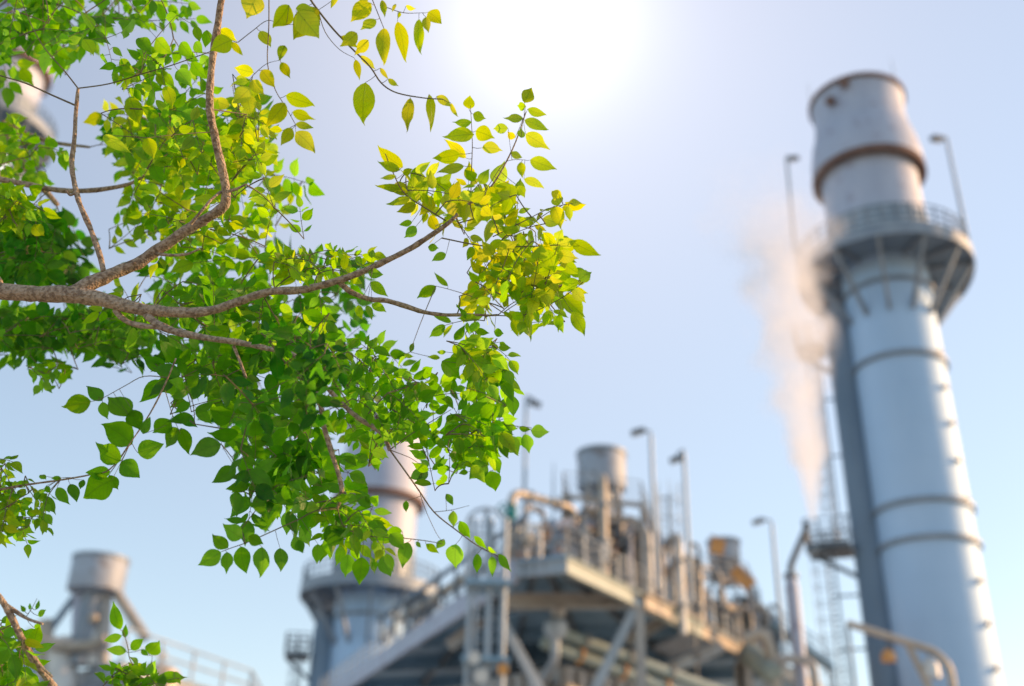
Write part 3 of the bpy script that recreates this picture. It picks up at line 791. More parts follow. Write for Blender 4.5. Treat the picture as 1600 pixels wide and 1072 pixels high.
for nm, (pa, pb, hh, r_, m_) in (('long lagged header pipe running along the left edge of the deck', ((800, 862), (600, 985), .9, .22, 'beige')), ('slim grey pipe along the left edge of the deck, above the lagged header', ((792, 850), (560, 1005), 1.5, .13, 'duct'))):
    a_, b_ = PZ(*pa, ZD), PZ(*pb, ZD)
    a_, b_ = a_ + V((.8, 1.0, hh)), b_ + V((.8, 1.0, hh))
    hp = thing('header_pipe', nm, 'pipe', a_)
    pm_ = part('pipe', MB().tube([a_, b_], r_, 12), m_, hp)
    for k in range(9):
        q_ = a_.lerp(b_, (k + .5) / 9)
        part('support', MB().beam((q_.x, q_.y, ZD), (q_.x, q_.y, q_.z - r_ * .8), .14, .14, False, V((0, 1, 0))), 'dark', hp)
        part('clamp', MB().tube([q_ + (b_ - a_).normalized() * -.12, q_ + (b_ - a_).normalized() * .12], r_ * 1.25, 12), 'steel', pm_)
# lamp posts of the deck
for lb_, head, top, base, Y in (
        ('floodlight post left of the others, its head just clear of the leaves', (836, 631), (822, 624), (820, 870), 50),
        ('floodlight post rising just right of the silencer drum', (997, 675), (1017, 682), (1027, 870), 46),
        ('leaning floodlight post, second to the right of the silencer drum', (1057, 718), (1068, 708), (1084, 900), 48),
        ('floodlight post above the right end of the deck, next to the slanted vent pipe', (1185, 815), (1206, 820), (1220, 1000), 56)):
    tp_ = P(*top, Y); lamp(lb_, (tp_.x, tp_.y, ZD), tp_, P(*head, Y), .09, .62)
ap = P(865, 722, 49)
part_ = thing('antenna_mast', 'thin whip antenna standing between the leftmost lamp post and the silencer', 'antenna', (ap.x, ap.y, ZD))
part('mast', MB().tube([(ap.x, ap.y, ZD), (ap.x, ap.y, ap.z - 1), ap], [.06, .045, .015], 8), 'steel', part_)
part('base', MB().tube([(ap.x, ap.y, ZD), (ap.x, ap.y, ZD + .3)], .18, 10), 'dark', part_)
# lamps on the main stack
q = P(1500, 318, 57); hq = P(1479, 218, 57)
lamp('floodlight post on the right of the big stack platform', (q.x, q.y, ZP - .2), hq, P(1464, 217, 56.6), .10, .9)
q = P(1237, 350, 60); hq = P(1229, 248, 60)
lamp('floodlight post on the left of the big stack platform', (q.x, q.y, ZP - .2), hq, P(1240, 248, 59.6), .10, .7)
hq = P(1296, 846, 60)
lamp('stubby floodlight on the half-way landing of the big stack', hq, hq + V((0, 0, .2)), P(1270, 860, 60), .08, .7)

# vent pipe with slanted outlet
vp = P(1236, 900, 54)
vt = thing('vent_pipe', 'grey vertical vent pipe with a slanted dark outlet letting out steam', 'pipe', (vp.x, vp.y, 0))
vk = proj(vp)[2] / F_PX
part('riser', MB().tube([(vp.x, vp.y, .1), (vp.x, vp.y, vp.z - .6), (vp.x, vp.y, vp.z)], [10.5 * vk, 10.5 * vk, 7 * vk], 18), 'clad_light', vt)
tip = P(1263, 818, 54)
part('outlet', MB().tube(bend([V((vp.x, vp.y, vp.z - .3)), V((vp.x, vp.y, vp.z + .5)), tip], .5), 5.2 * vk, 14), 'dark', vt)
part('flange', MB().tube([(vp.x, vp.y, vp.z - .1), (vp.x, vp.y, vp.z + .1)], 12 * vk, 18), 'ring', vt)

# jib of pipe at the lower right
jb = [P(1324, 974, 50), P(1400, 998, 50), P(1462, 1018, 50), P(1484, 1042, 50)]
jt = thing('pipe_gantry', 'tan pipe gantry with a bent end in front of the foot of the big stack', 'gantry', (jb[3].x, jb[3].y, 0))
part('top_rail', MB().tube(bend([jb[0], jb[2], jb[3], V((jb[3].x, jb[3].y, .1))], 1.0, 6), .17, 12), 'beige', jt)
part('brace', MB().tube([P(1417, 1004, 50), P(1440, 1050, 50), P(1462, 1095, 50)], .15, 10), 'beige', jt)
c_ = P(1324, 974, 50); part('post', MB().beam((c_.x, c_.y, .1), (c_.x, c_.y, c_.z - .1), .16, .16), 'steel', jt)
p = P(1388, 1024, 50)
fx = thing('floodlight', 'small reddish lamp hanging under the tan pipe gantry', 'lamp', p)
part('housing', MB().lathe((p.x, p.y), [(.05, p.z - .3), (.34, p.z - .28), (.3, p.z + .1), (.1, p.z + .3)], 16), 'copper', fx)
part('stem', MB().tube([p + V((0, 0, .25)), P(1388, 996, 50)], .04, 6), 'dark', fx)
p = P(1454, 1044, 50)
fx = thing('floodlight', 'larger pale lamp hanging inside the bend of the tan pipe gantry', 'lamp', p)
part('housing', MB().lathe((p.x, p.y), [(.05, p.z - .5), (.42, p.z - .45), (.38, p.z + .2), (.1, p.z + .5)], 16), 'white', fx)
part('stem', MB().tube([p + V((0, 0, .45)), P(1452, 1016, 50)], .04, 6), 'dark', fx)
# walkway and small stair structure between vent pipe and stack
wa, wb = P(1252, 1010, 58), P(1300, 1045, 58)
wk = thing('walkway', 'narrow railed walkway between the vent pipe and the big stack', 'walkway', V((wa.x, wa.y, 0)))
part('tread', MB().beam(wa + (wa - wb), wb, 1.1, .18), 'soffit', wk)
q = MB(); rails(q, [wa + (wa - wb), wb + V((0, 0, .1))], 1.1, 1.2, .035, 6, 2); part('guard_rail', q, 'steel', wk)
part('post', MB().beam((wb.x, wb.y, .1), wb - V((0, 0, .12)), .2, .2), 'steel', wk)
part('post', MB().beam((wa.x, wa.y, .1), wa - V((0, 0, .12)), .2, .2), 'steel', wk)

# ------------------------------------------------------------------ left deck with its silencer
L0 = P(150, 1042, 60); ZL = L0.z
lpoly = [PZ(60, 1064, ZL), PZ(190, 1032, ZL), PZ(388, 1092, ZL)]
lpoly = [lpoly[0], lpoly[1], lpoly[2], lpoly[2] + V((-1, 9, 0)), lpoly[0] + V((-4, 10, 0))]
lc = sum(lpoly, V((0, 0, 0))) / 5
ld = thing('steel_platform', 'distant raised deck with slender railing at the lower left', 'platform', (lc.x, lc.y, 0), 'raised process decks')
part('deck_plate', MB().prism([(p.x, p.y) for p in lpoly], ZL - .15, ZL), 'soffit', ld)
for a, b in zip(lpoly, lpoly[1:] + lpoly[:1]): part('fascia_beam', MB().beam(a - V((0, 0, .45)), b - V((0, 0, .45)), .25, .7, True), 'steel', ld)
for p in lpoly: part('column', MB().beam((p.x + (lc.x - p.x) * .08, p.y + (lc.y - p.y) * .08, .1), (p.x + (lc.x - p.x) * .08, p.y + (lc.y - p.y) * .08, ZL - .8), .35, .35, True, V((0, 1, 0))), 'steel', ld)
zr = zat(lpoly[2].x, lpoly[2].y, 1046) - ZL
q = MB(); rails(q, [lpoly[1], lpoly[2], lpoly[3]], 1.7, 3.4, .075, 6, 1); part('guard_rail', q, 'steel', ld)
silencer('drum-shaped silencer on slanting pipes above the lower left deck', 153, 872, 928, 42, 60, ZL, 'drum', False)
def lp_(px, py, Y=60): return P(px, py, Y)
sw = thing('pipe_cluster', 'cluster of slanting sunlit pipes carrying the lower left silencer', 'pipes', lp_(150, 1000))
for (a, b, r, m_) in (((184, 930), (228, 998), .30, 'beige'), ((118, 930), (78, 985), .20, 'duct'), ((124, 930), (122, 1010), .36, 'clad_light'), ((142, 960), (146, 1040), .42, 'white'), ((165, 930), (160, 1050), .36, 'tan'), ((95, 1000), (100, 1090), .8, 'white'), ((72, 970), (72, 1060), .42, 'beige')):
    part('pipe', MB().tube([lp_(*a), lp_(*b)], r, 14), m_, sw)
part('ring_header', MB().tube([lp_(px, py, 59) for px, py in ((55, 1000), (75, 1006), (110, 1010), (140, 1008), (165, 998))], .3, 12), 'beige', sw)
part('glint_ball', MB().ball(lp_(146, 966, 59.5), .30), 'beige', sw)  # ball put in for a small glint, the pipes have no bend here
vs_ = lp_(248, 1062, 62)
ves = thing('storage_vessel', 'cream domed vessel behind the lowest leaf sprig at lower left', 'tank', (vs_.x, vs_.y, ZL))
part('shell', MB().lathe((vs_.x, vs_.y), [(1.2, ZL - 3), (1.2, vs_.z - .1), (1.05, vs_.z + .5), (.6, vs_.z + .8), (.05, vs_.z + .9)], 32), 'beige', ves)
part('nozzle', MB().tube([(vs_.x, vs_.y, vs_.z + 1.0), (vs_.x, vs_.y, vs_.z + 1.6)], .2, 10), 'steel', ves)
vs_ = lp_(40, 1020, 61)
ves = thing('storage_vessel', 'white upright vessel at the lower left edge behind the brown twig', 'tank', (vs_.x, vs_.y, ZL))
part('shell', MB().lathe((vs_.x, vs_.y), [(1.2, .1), (1.2, vs_.z - .1), (1.05, vs_.z + .4), (.6, vs_.z + .7), (.05, vs_.z + .8)], 32), 'clad', ves)
part('nozzle', MB().tube([(vs_.x, vs_.y, vs_.z + .7), (vs_.x, vs_.y, vs_.z + 1.3)], .2, 10), 'steel', ves)

# ------------------------------------------------------------------ steam
path = [(1270, 812, 7), (1268, 765, 19), (1262, 700, 36), (1252, 620, 50), (1241, 540, 60), (1231, 460, 70), (1222, 395, 76), (1196, 320, 100), (1160, 245, 120)]
YS = 53.5
pw_ = [P(a, b, YS) for a, b, r in path]
T0 = pw_[0]
zz_ = [p.z - T0.z for p in pw_]; xx_ = [p.x - T0.x for p in pw_]; rr_ = [1.12 * r * proj(p)[2] / F_PX for p, (a, b, r) in zip(pw_, path)]
ZT = zz_[-1]
def steam():
    m, t, o = newmat('drifting_steam')
    pv = N(t, 'ShaderNodeVolumePrincipled')
    pv.inputs['Color'].default_value = (1.0, .98, .97, 1); pv.inputs['Anisotropy'].default_value = .5
    tc = N(t, 'ShaderNodeTexCoord'); sx = N(t, 'ShaderNodeSeparateXYZ'); t.links.new(tc.outputs['Object'], sx.inputs[0])
    h = N(t, 'ShaderNodeMapRange', i_1=0., i_2=ZT); t.links.new(sx.outputs[2], h.inputs[0])
    def curve(vals, scale):
        fc = N(t, 'ShaderNodeFloatCurve'); c = fc.mapping.curves[0]
        for i, (z, v) in enumerate(zip(zz_, vals)):
            x, y = z / ZT, v / scale
            if i == 0: c.points[0].location = (0, y)
            elif i == len(vals) - 1: c.points[len(c.points) - 1].location = (1, y)
            else: c.points.new(x, y)
        fc.mapping.update(); t.links.new(h.outputs[0], fc.inputs['Value'])
        ml = N(t, 'ShaderNodeMath', operation='MULTIPLY', i_1=scale); t.links.new(fc.outputs[0], ml.inputs[0]); return ml.outputs[0]
    mnx = -min(xx_) + 1
    cxn = curve([x + mnx for x in xx_], mnx + max(xx_) + 1)
    rn_ = curve(rr_, max(rr_) * 1.05)
    dens = curve([3.0, 1.7, .85, .6, .5, .5, .40, .08, .0], 3.0)
    nz = N(t, 'ShaderNodeTexNoise'); nz.inputs['Scale'].default_value = .40; nz.inputs['Detail'].default_value = 5; nz.inputs['Roughness'].default_value = .55
    t.links.new(tc.outputs['Object'], nz.inputs['Vector'])
    def mth(op, a, b=None, v=None, c=None):
        n = N(t, 'ShaderNodeMath', operation=op)
        t.links.new(a, n.inputs[0])
        if b is not None: t.links.new(b, n.inputs[1])
        if v is not None: n.inputs[1].default_value = v
        if c is not None: n.inputs[2].default_value = c
        return n.outputs[0]
    cx_ = mth('SUBTRACT', cxn, v=mnx)
    dx = mth('SUBTRACT', sx.outputs[0], cx_)
    d2 = mth('ADD', mth('MULTIPLY', dx, dx), mth('MULTIPLY', sx.outputs[1], sx.outputs[1]))
    dd = mth('DIVIDE', mth('SQRT', d2), rn_)
    nn = mth('MULTIPLY_ADD', nz.outputs['Fac'], v=2.6, c=-1.25)
    gr_ = N(t, 'ShaderNodeMapRange', i_1=0., i_2=.22, i_3=.15, i_4=1.); t.links.new(h.outputs[0], gr_.inputs[0])
    nn = mth('MULTIPLY', nn, gr_.outputs[0])
    e = mth('ADD', dd, nn)
    fall = N(t, 'ShaderNodeMapRange', interpolation_type='SMOOTHSTEP', i_1=.35, i_2=1.0, i_3=1., i_4=0.); t.links.new(e, fall.inputs[0])
    dn = mth('MULTIPLY', fall.outputs[0], dens)
    dn = mth('MULTIPLY', dn, v=.8)
    t.links.new(dn, pv.inputs['Density'])
    t.links.new(pv.outputs[0], o.inputs['Volume'])
    return m
M['steam'] = steam()
sm = MB(); sm.tube([p for p in pw_], [r * 1.55 + .15 for r in rr_], 24)
st = part('steam_plume', sm, 'steam', None, loc=T0)
st['label'] = 'pale peach steam plume drifting up from the slanted vent pipe beside the big stack'; st['category'] = 'steam'; st['kind'] = 'stuff'

# ------------------------------------------------------------------ the tree
rt = random.Random(21)
TR = V((-2.75, 2.75, 0))
tree = thing('tree', 'green-leaved tree reaching in from the left with brown speckled branches', 'tree', TR)
def smooth(pts, rad, sub=5):
    """Catmull-Rom through the traced points"""
    out, ro = [], []
    n = len(pts)
    for i in range(n - 1):
        p0, p1, p2, p3 = pts[max(0, i - 1)], pts[i], pts[i + 1], pts[min(n - 1, i + 2)]
        for k in range(sub):
            t = k / sub
            out.append(.5 * ((2 * p1) + (p2 - p0) * t + (2 * p0 - 5 * p1 + 4 * p2 - p3) * t * t + (3 * p1 - p0 - 3 * p2 + p3) * t ** 3))
            ro.append(rad[i] + (rad[i + 1] - rad[i]) * t)
    out.append(pts[-1]); ro.append(rad[-1])
    return out, ro
def limb(spec, pre=()):
    """spec rows: px, py, radius px, depth"""
    pts = [V(p) for p, r in pre] + [PD(a, b, d) for a, b, r, d in spec]
    rad = [r for p, r in pre] + [.94 * r * d / F_PX for a, b, r, d in spec]
    return smooth(pts, rad)
def knobbly(mb, pts, rad, n=12):
    """branch tube with an uneven surface"""
    i0 = len(mb.v); mb.tube(pts, rad, n)
    for i in range(i0, len(mb.v)):
        ring = min((i - i0) // n, len(pts) - 1)
        c = pts[ring]; v = mb.v[i]
        k = 1 + .22 * noise.noise(v * 28) + .12 * noise.noise(v * 75)
        mb.v[i] = c + (v - c) * k
tm = MB()
tp0, tr0 = smooth([V((-2.7, 2.8, -.2)), TR + V((0, 0, .3)), TR + V((.05, .02, 1.4)), TR + V((.0, .05, 2.6)), TR + V((-.08, .1, 4.0)), TR + V((.05, .1, 5.4)), TR + V((.1, .2, 6.6))], [.24, .18, .15, .135, .10, .06, .02], 8)
knobbly(tm, tp0, tr0, 18)
part('trunk', tm, 'bark', tree)

SPEC = {
 'low': (('spreading limb', [(-60, 450, 15, 2.86), (0, 455, 14, 2.84), (60, 459, 14, 2.82), (108, 460, 14.5, 2.8), (135, 463, 14, 2.8), (170, 470, 11.5, 2.79), (210, 481, 10.5, 2.78), (260, 487, 9, 2.77), (320, 487, 7.8, 2.76), (370, 472, 7, 2.75), (420, 456, 6.5, 2.75), (470, 453, 6, 2.74), (520, 441, 5.8, 2.73), (560, 427, 5.8, 2.72), (600, 409, 5.2, 2.71), (640, 389, 4.8, 2.70), (670, 370, 4.4, 2.69), (700, 349, 3.6, 2.68), (728, 322, 2.4, 2.68), (765, 295, 1.8, 2.67), (800, 235, 1.3, 2.66), (822, 175, .8, 2.65)], [(TR + V((0, .02, 2.35)), .075), (TR + V((.55, -.05, 2.72)), .045)]),
         [(530, 441, 4.6, 2.73), (548, 456, 4.4, 2.74), (575, 467, 4.4, 2.75), (605, 470, 4.2, 2.76), (632, 478, 4.2, 2.76), (660, 487, 3.6, 2.77), (692, 492, 3.2, 2.77), (730, 492, 2.6, 2.77), (775, 493, 1.3, 2.77)]),
 'up': (('rising limb', [(108, 460, 13, 2.8), (150, 440, 11.5, 2.82), (180, 425, 10.5, 2.83), (215, 412, 9.5, 2.84), (250, 388, 9.5, 2.85), (290, 361, 8.6, 2.84), (328, 338, 8.4, 2.83), (350, 320, 8.2, 2.82), (353, 297, 7.6, 2.81), (346, 260, 7, 2.8), (336, 215, 6.6, 2.79), (328, 170, 6.2, 2.78), (330, 110, 6, 2.77), (337, 60, 6, 2.76), (343, 20, 5.6, 2.75), (349, -20, 5.4, 2.74), (358, -90, 5, 2.73), (380, -180, 4, 2.7)], []),
        [(345, 300, 2.6, 2.81), (330, 312, 2.4, 2.78), (313, 332, 2.6, 2.77), (298, 350, 3, 2.78)],
        [(352, 300, 3.2, 2.81), (368, 296, 2.6, 2.8), (384, 288, 1.4, 2.79)],
        [(243, 396, 3, 2.84), (268, 399, 2.4, 2.82), (292, 397, 2, 2.81), (312, 389, 1.3, 2.8)]),
 'side': (('slim upright branch', [(162, 425, 5, 2.82), (156, 398, 4.6, 2.84), (140, 355, 4.4, 2.86), (125, 320, 4.4, 2.88), (117, 290, 4.2, 2.9), (112, 255, 4, 2.92), (116, 220, 3.8, 2.93), (119, 170, 3.4, 2.94), (122, 138, 2.6, 2.95)], []),
          [(118, 300, 2.2, 2.89), (110, 305, 2, 2.88), (103, 298, 1.6, 2.88)], ),
 'back': (('straight rear branch', [(-40, 272, 5.2, 3.35), (0, 280, 5, 3.33), (50, 290, 4.8, 3.31), (100, 298, 4.5, 3.29), (150, 297, 4, 3.27), (200, 288, 3.2, 3.25), (226, 274, 1.8, 3.24)], [(TR + V((-.02, .06, 2.9)), .05), (TR + V((.45, .2, 3.2)), .025)]),
          [(0, 192, 4, 3.9), (20, 226, 6, 3.9), (40, 258, 6.4, 3.9), (62, 288, 6.4, 3.9), (90, 320, 4, 3.88)],
          [(5, 190, 3.4, 3.9), (40, 208, 3.6, 3.88), (80, 222, 3.4, 3.86), (140, 230, 2, 3.84)]),
 'hang': (('drooping branch', [(226, 486, 6.5, 2.78), (240, 502, 6.3, 2.76), (262, 514, 6.2, 2.74), (290, 522, 6, 2.72), (330, 529, 5.6, 2.70), (372, 535, 5, 2.68), (420, 545, 4.4, 2.66), (462, 556, 3.8, 2.64), (490, 585, 3.8, 2.62), (499, 625, 4, 2.6), (506, 665, 4, 2.59), (516, 700, 4, 2.58), (528, 738, 3.8, 2.57), (534, 768, 3.4, 2.56), (527, 795, 2.6, 2.55)], []),
          [(180, 484, 4.8, 2.79), (192, 498, 4.6, 2.78), (215, 508, 4.4, 2.77), (250, 511, 4.2, 2.75)],
          [(462, 556, 3.4, 2.64), (510, 605, 3.6, 2.63), (553, 648, 4, 2.62), (584, 668, 4.2, 2.61), (600, 682, 4, 2.6), (609, 704, 3, 2.59)],
          [(365, 540, 2.8, 2.69), (376, 568, 2.8, 2.68), (385, 590, 1.5, 2.67)]),
 'foot': (('low branch at the bottom corner', [(-190, 770, 6, 2.62), (-100, 835, 5.8, 2.56), (-40, 893, 5.6, 2.52), (0, 935, 5.4, 2.5), (20, 968, 5.5, 2.5), (35, 1000, 5.8, 2.5), (52, 1030, 6, 2.5), (82, 1072, 6.2, 2.5), (112, 1115, 6, 2.5), (170, 1180, 4, 2.5)], [(TR + V((0, .0, 2.45)), .03), (TR + V((.45, -.1, 2.62)), .014)]),
          [(4, 940, 3, 2.5), (28, 958, 3.2, 2.5), (46, 968, 2.8, 2.49), (67, 975, 1.6, 2.48)],
          [(40, 1008, 2, 2.5), (58, 1035, 2, 2.49), (82, 1058, 1.6, 2.48)]),
 'left': (('thin leafy branch at mid left', [(-70, 778, 3.2, 2.7), (0, 765, 2.6, 2.68), (45, 757, 2, 2.67), (95, 750, 1.6, 2.66), (140, 742, 1.3, 2.65), (172, 733, 1.1, 2.64), (205, 690, 1.1, 2.63), (235, 645, 1.2, 2.62), (258, 600, 1.4, 2.62), (275, 560, 1.4, 2.64)], [(TR + V((.0, .0, 2.1)), .035), (TR + V((.6, -.1, 2.3)), .016)]),),
}
# parent limb to grow 'up', 'side', 'hang' from: they start on the traced limb, so only the others need the trunk
BR, ATT = {}, {}
for key, val in SPEC.items():
    (desc, main_, pre), subs = val[0], val[1:]
    mb = MB(); att = []
    pts, rad = limb(main_, pre); knobbly(mb, pts, rad, 14); att += list(zip(pts, rad))
    for s_ in subs:
        p_, r_ = limb(s_); knobbly(mb, p_, r_, 10); att += list(zip(p_, r_))
    # bark knuckles
    for k in range(0, len(pts) - 1, 7):
        if rad[k] > .0045 and rt.random() < .6:
            d = V((rt.uniform(-1, 1), rt.uniform(-1, 1), rt.uniform(-1, 1))).normalized()
            mb.tube([pts[k], pts[k] + d * rad[k] * 1.25], [rad[k] * .8, rad[k] * .25], 8)
    BR[key] = part('branch', mb, 'bark', tree, desc)
    ATT[key] = [p for p, r in att if -150 < proj(p)[0] < 1700]

class Leaves(MB):
    def __init__(s): super().__init__(); s.uv, s.tint = [], []
ROWS = (.06, .16, .28, .42, .56, .70, .82, .91)
HALF = (.20, .37, .48, .50, .44, .31, .17, .075)
LV = {k: Leaves() for k in SPEC}
TW = {k: MB() for k in SPEC}
NLEAF = [0]
def leaf(key, b, t, nrm, wr=.62, tint=.4):
    m = LV[key]; NLEAF[0] += 1
    ax = t - b; L = ax.length
    if L < 1e-5: return
    a = ax / L
    n = nrm - a * nrm.dot(a)
    n = n.normalized() if n.length > 1e-4 else a.orthogonal().normalized()
    s = a.cross(n)
    W = L * wr; curl = rt.uniform(-.12, .26) * L; fold = rt.uniform(-.05, .42); wave = rt.uniform(0, .05) * L; ph = rt.uniform(0, 6)
    skew = rt.uniform(-.06, .06) * L
    base = len(m.v)
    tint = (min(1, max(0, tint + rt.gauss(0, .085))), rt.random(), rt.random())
    shp = rt.uniform(-.10, .10); drip = rt.uniform(.6, 1.15)
    def add(p, u, v): m.v.append(p); m.uv.append((u, v)); m.tint.append(tint)
    add(b, .5, 0)
    for r, h in zip(ROWS, HALF):
        c = b + a * (r * L) - n * (curl * r * r) + s * (skew * math.sin(r * math.pi))
        r = max(.03, min(.95, r + shp * math.sin(r * math.pi))); h = h * (drip if r > .75 else 1)
        w_ = h * W
        add(c - s * w_ + n * (fold * w_ + wave * math.sin(r * 9 + ph)), .5 - h, r)
        add(c, .5, r)
        add(c + s * w_ + n * (fold * w_ + wave * math.sin(r * 8 + ph + 2)), .5 + h, r)
    add(b + a * L - n * curl + s * rt.uniform(-.05, .05) * L, .5, 1)
    k = len(ROWS); e = base + 1 + 3 * k
    m.f += [(base, base + 2, base + 1), (base, base + 3, base + 2)]
    for i in range(k - 1):
        q = base + 1 + 3 * i
        m.f += [(q, q + 1, q + 4, q + 3), (q + 1, q + 2, q + 5, q + 4)]
    q = base + 1 + 3 * (k - 1)
    m.f += [(q, q + 1, e), (q + 1, q + 2, e)]
def facing(p, spread=.55, up=.35):
    c = (CAM - p).normalized() * rt.choice((1, 1, 1, -1)) if rt.random() < .15 else (CAM - p).normalized()
    return (c + V((0, 0, up * rt.choice((-1, 1)))) + V((rt.gauss(0, spread), rt.gauss(0, spread), rt.gauss(0, spread)))).normalized()
def twig(key, pts, r0, r1, n=5):
    k = len(pts)
    TW[key].tube(pts, [r0 + (r1 - r0) * i / (k - 1) for i in range(k)], n)

# traced twigs: branch key, base radius, points (px, py), depth
STEMS = []
def stem(key, pts, d0, d1, r=.0020):
    n = len(pts)
    w3 = [PD(a, b, d0 + (d1 - d0) * i / (n - 1)) for i, (a, b) in enumerate(pts)]
    sp, _ = smooth(w3, [1] * n, 4)
    twig(key, sp, r, r * .5)
    for p in sp: STEMS.append((key, p, proj(p)))
    return sp
stem('up', [(466, -40), (482, -6), (497, 16), (522, 47), (550, 76), (578, 104), (596, 130), (620, 145), (662, 153), (692, 155)], 2.68, 2.62, .0030)
stem('up', [(497, 16), (508, 50), (530, 77), (553, 90)], 2.67, 2.65, .0013)
stem('up', [(570, -30), (590, 20), (600, 45), (606, 60)], 2.62, 2.6, .0014); stem('up', [(600, 10), (630, 20), (660, 20)], 2.62, 2.6, .0012)
stem('up', [(420, -30), (420, 40), (418, 100), (430, 140), (445, 165), (462, 195)], 2.62, 2.6, .0017)
stem('up', [(372, 66), (395, 48), (418, 32), (440, 38), (470, 38)], 2.62, 2.6, .0012); stem('up', [(395, 118), (416, 100), (438, 94)], 2.61, 2.6, .0010)
stem('side', [(122, 138), (170, 131), (220, 116), (262, 104), (300, 91), (330, 80), (350, 70)], 2.95, 2.78, .0020)
stem('side', [(122, 138), (100, 110), (75, 82), (60, 60), (45, 30), (30, -10)], 2.95, 2.98, .0022)
stem('side', [(119, 165), (80, 148), (40, 130), (0, 118), (-50, 100)], 2.95, 3.0, .0030)
stem('side', [(165, 60), (172, 85), (177, 112)], 2.9, 2.9, .0010); stem('side', [(225, 85), (220, 115)], 2.86, 2.86, .0010)
stem('low', [(735, 330), (737, 260), (738, 220), (735, 165)], 2.68, 2.64, .0015); stem('low', [(745, 312), (760, 295), (785, 258), (800, 250), (820, 250)], 2.67, 2.62, .0012)
stem('low', [(690, 372), (760, 385), (830, 385), (875, 383), (906, 384)], 2.69, 2.6, .0020)
stem('low', [(697, 345), (660, 322), (630, 300), (610, 260), (602, 240)], 2.68, 2.64, .0022)
stem('low', [(796, 388), (785, 420), (766, 465), (758, 490)], 2.64, 2.66, .0014)
stem('low', [(775, 493), (820, 492), (870, 470), (900, 450), (912, 440)], 2.77, 2.7, .0016)
stem('low', [(740, 492), (745, 540), (745, 600), (744, 665)], 2.76, 2.68, .0014)
stem('low', [(770, 370), (820, 345), (860, 325), (895, 318)], 2.66, 2.6, .0015)
stem('hang', [(609, 703), (640, 680), (680, 655), (705, 640)], 2.59, 2.57, .0016); stem('hang', [(609, 703), (640, 715), (655, 725)], 2.59, 2.57, .0012)
stem('hang', [(609, 703), (650, 760), (678, 800), (715, 830), (745, 852), (775, 868), (795, 885)], 2.59, 2.5, .0022)
stem('hang', [(655, 765), (662, 790), (680, 830), (690, 845)], 2.57, 2.54, .0010); stem('hang', [(678, 800), (705, 797), (733, 790)], 2.55, 2.53, .0010)
stem('hang', [(527, 795), (540, 825), (580, 838), (620, 840), (665, 845), (692, 850)], 2.55, 2.5, .0017)
stem('hang', [(470, 810), (430, 828), (390, 846), (362, 856), (346, 862)], 2.56, 2.5, .0017)
stem('hang', [(760, 640), (775, 660), (800, 665), (830, 668)], 2.6, 2.54, .0013)
stem('hang', [(745, 660), (765, 715), (775, 735)], 2.62, 2.58, .0012)
stem('left', [(262, 590), (225, 588), (195, 603), (160, 622), (140, 628)], 2.62, 2.58, .0014); stem('left', [(258, 610), (270, 650), (282, 678)], 2.62, 2.6, .0012)
stem('foot', [(240, 1100), (228, 1072), (214, 1048), (203, 1030), (199, 1008), (192, 985)], 2.5, 2.46, .0018)
stem('foot', [(228, 1068), (236, 1040), (238, 1025)], 2.48, 2.46, .0011); stem('foot', [(235, 1085), (255, 1065), (290, 1058)], 2.48, 2.44, .0012)
stem('foot', [(40, 965), (50, 950), (58, 935)], 2.5, 2.48, .001)
stem('foot', [(82, 1072), (140, 1110), (240, 1105)], 2.5, 2.5, .0022)

def E(key, ox, oy, k, rows, tint, dep=2.62):
    """traced single leaves: base x, y, tip x, y, width ratio in the coordinates of an enlarged view"""
    for r in rows:
        bx, by, tx, ty = r[:4]; wr = r[4] if len(r) > 4 else .58
        b2, t2 = (ox + bx / k, oy + by / k), (ox + tx / k, oy + ty / k)
        best = min(STEMS, key=lambda s: (s[2][0] - b2[0]) ** 2 + (s[2][1] - b2[1]) ** 2)
        dist = math.hypot(best[2][0] - b2[0], best[2][1] - b2[1])
        d = best[2][2] if dist < 60 else dep
        d += rt.uniform(-.03, .03)
        B, T = PD(*b2, d), PD(*t2, d + rt.uniform(-.02, .02))
        leaf(key, B, T, facing(B, .22, .1), wr, tint)
        if dist >= 60:
            q = min(ATT[key] + [z[1] for z in STEMS if z[0] == key], key=lambda z: (z - B).length_squared)
            c1 = q.lerp(B, .5) + V((rt.uniform(-.08, .08), 0, rt.uniform(.02, .12))) * (B - q).length
            tw_ = [q.lerp(c1, i / 5).lerp(c1.lerp(B, i / 5), i / 5) for i in range(6)]
            twig(key, tw_, .0014, .0007, 5)
            for z in tw_[2:]: STEMS.append((key, z, proj(z)))
        elif dist > 1.5:
            q = best[1]; mid = q.lerp(B, .5) + V((0, 0, -.002)); twig(key, [q, mid, B], .0008, .0006, 4)
Z1 = (0, 0, 3.2)
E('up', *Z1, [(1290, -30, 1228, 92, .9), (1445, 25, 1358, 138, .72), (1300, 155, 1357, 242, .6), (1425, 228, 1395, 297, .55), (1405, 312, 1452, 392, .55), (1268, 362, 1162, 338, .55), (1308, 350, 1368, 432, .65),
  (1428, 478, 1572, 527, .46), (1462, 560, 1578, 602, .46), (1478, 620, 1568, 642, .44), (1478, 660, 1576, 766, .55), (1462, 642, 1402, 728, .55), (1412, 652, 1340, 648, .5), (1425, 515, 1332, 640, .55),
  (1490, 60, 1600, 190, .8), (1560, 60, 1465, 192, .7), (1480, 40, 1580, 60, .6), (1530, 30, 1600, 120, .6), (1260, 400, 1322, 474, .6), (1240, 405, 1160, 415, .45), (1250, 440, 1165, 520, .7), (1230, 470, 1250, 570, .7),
  (1160, 200, 1048, 255, .75), (1100, 150, 1190, 205, .6), (1160, 210, 1212, 278, .45)], .93)
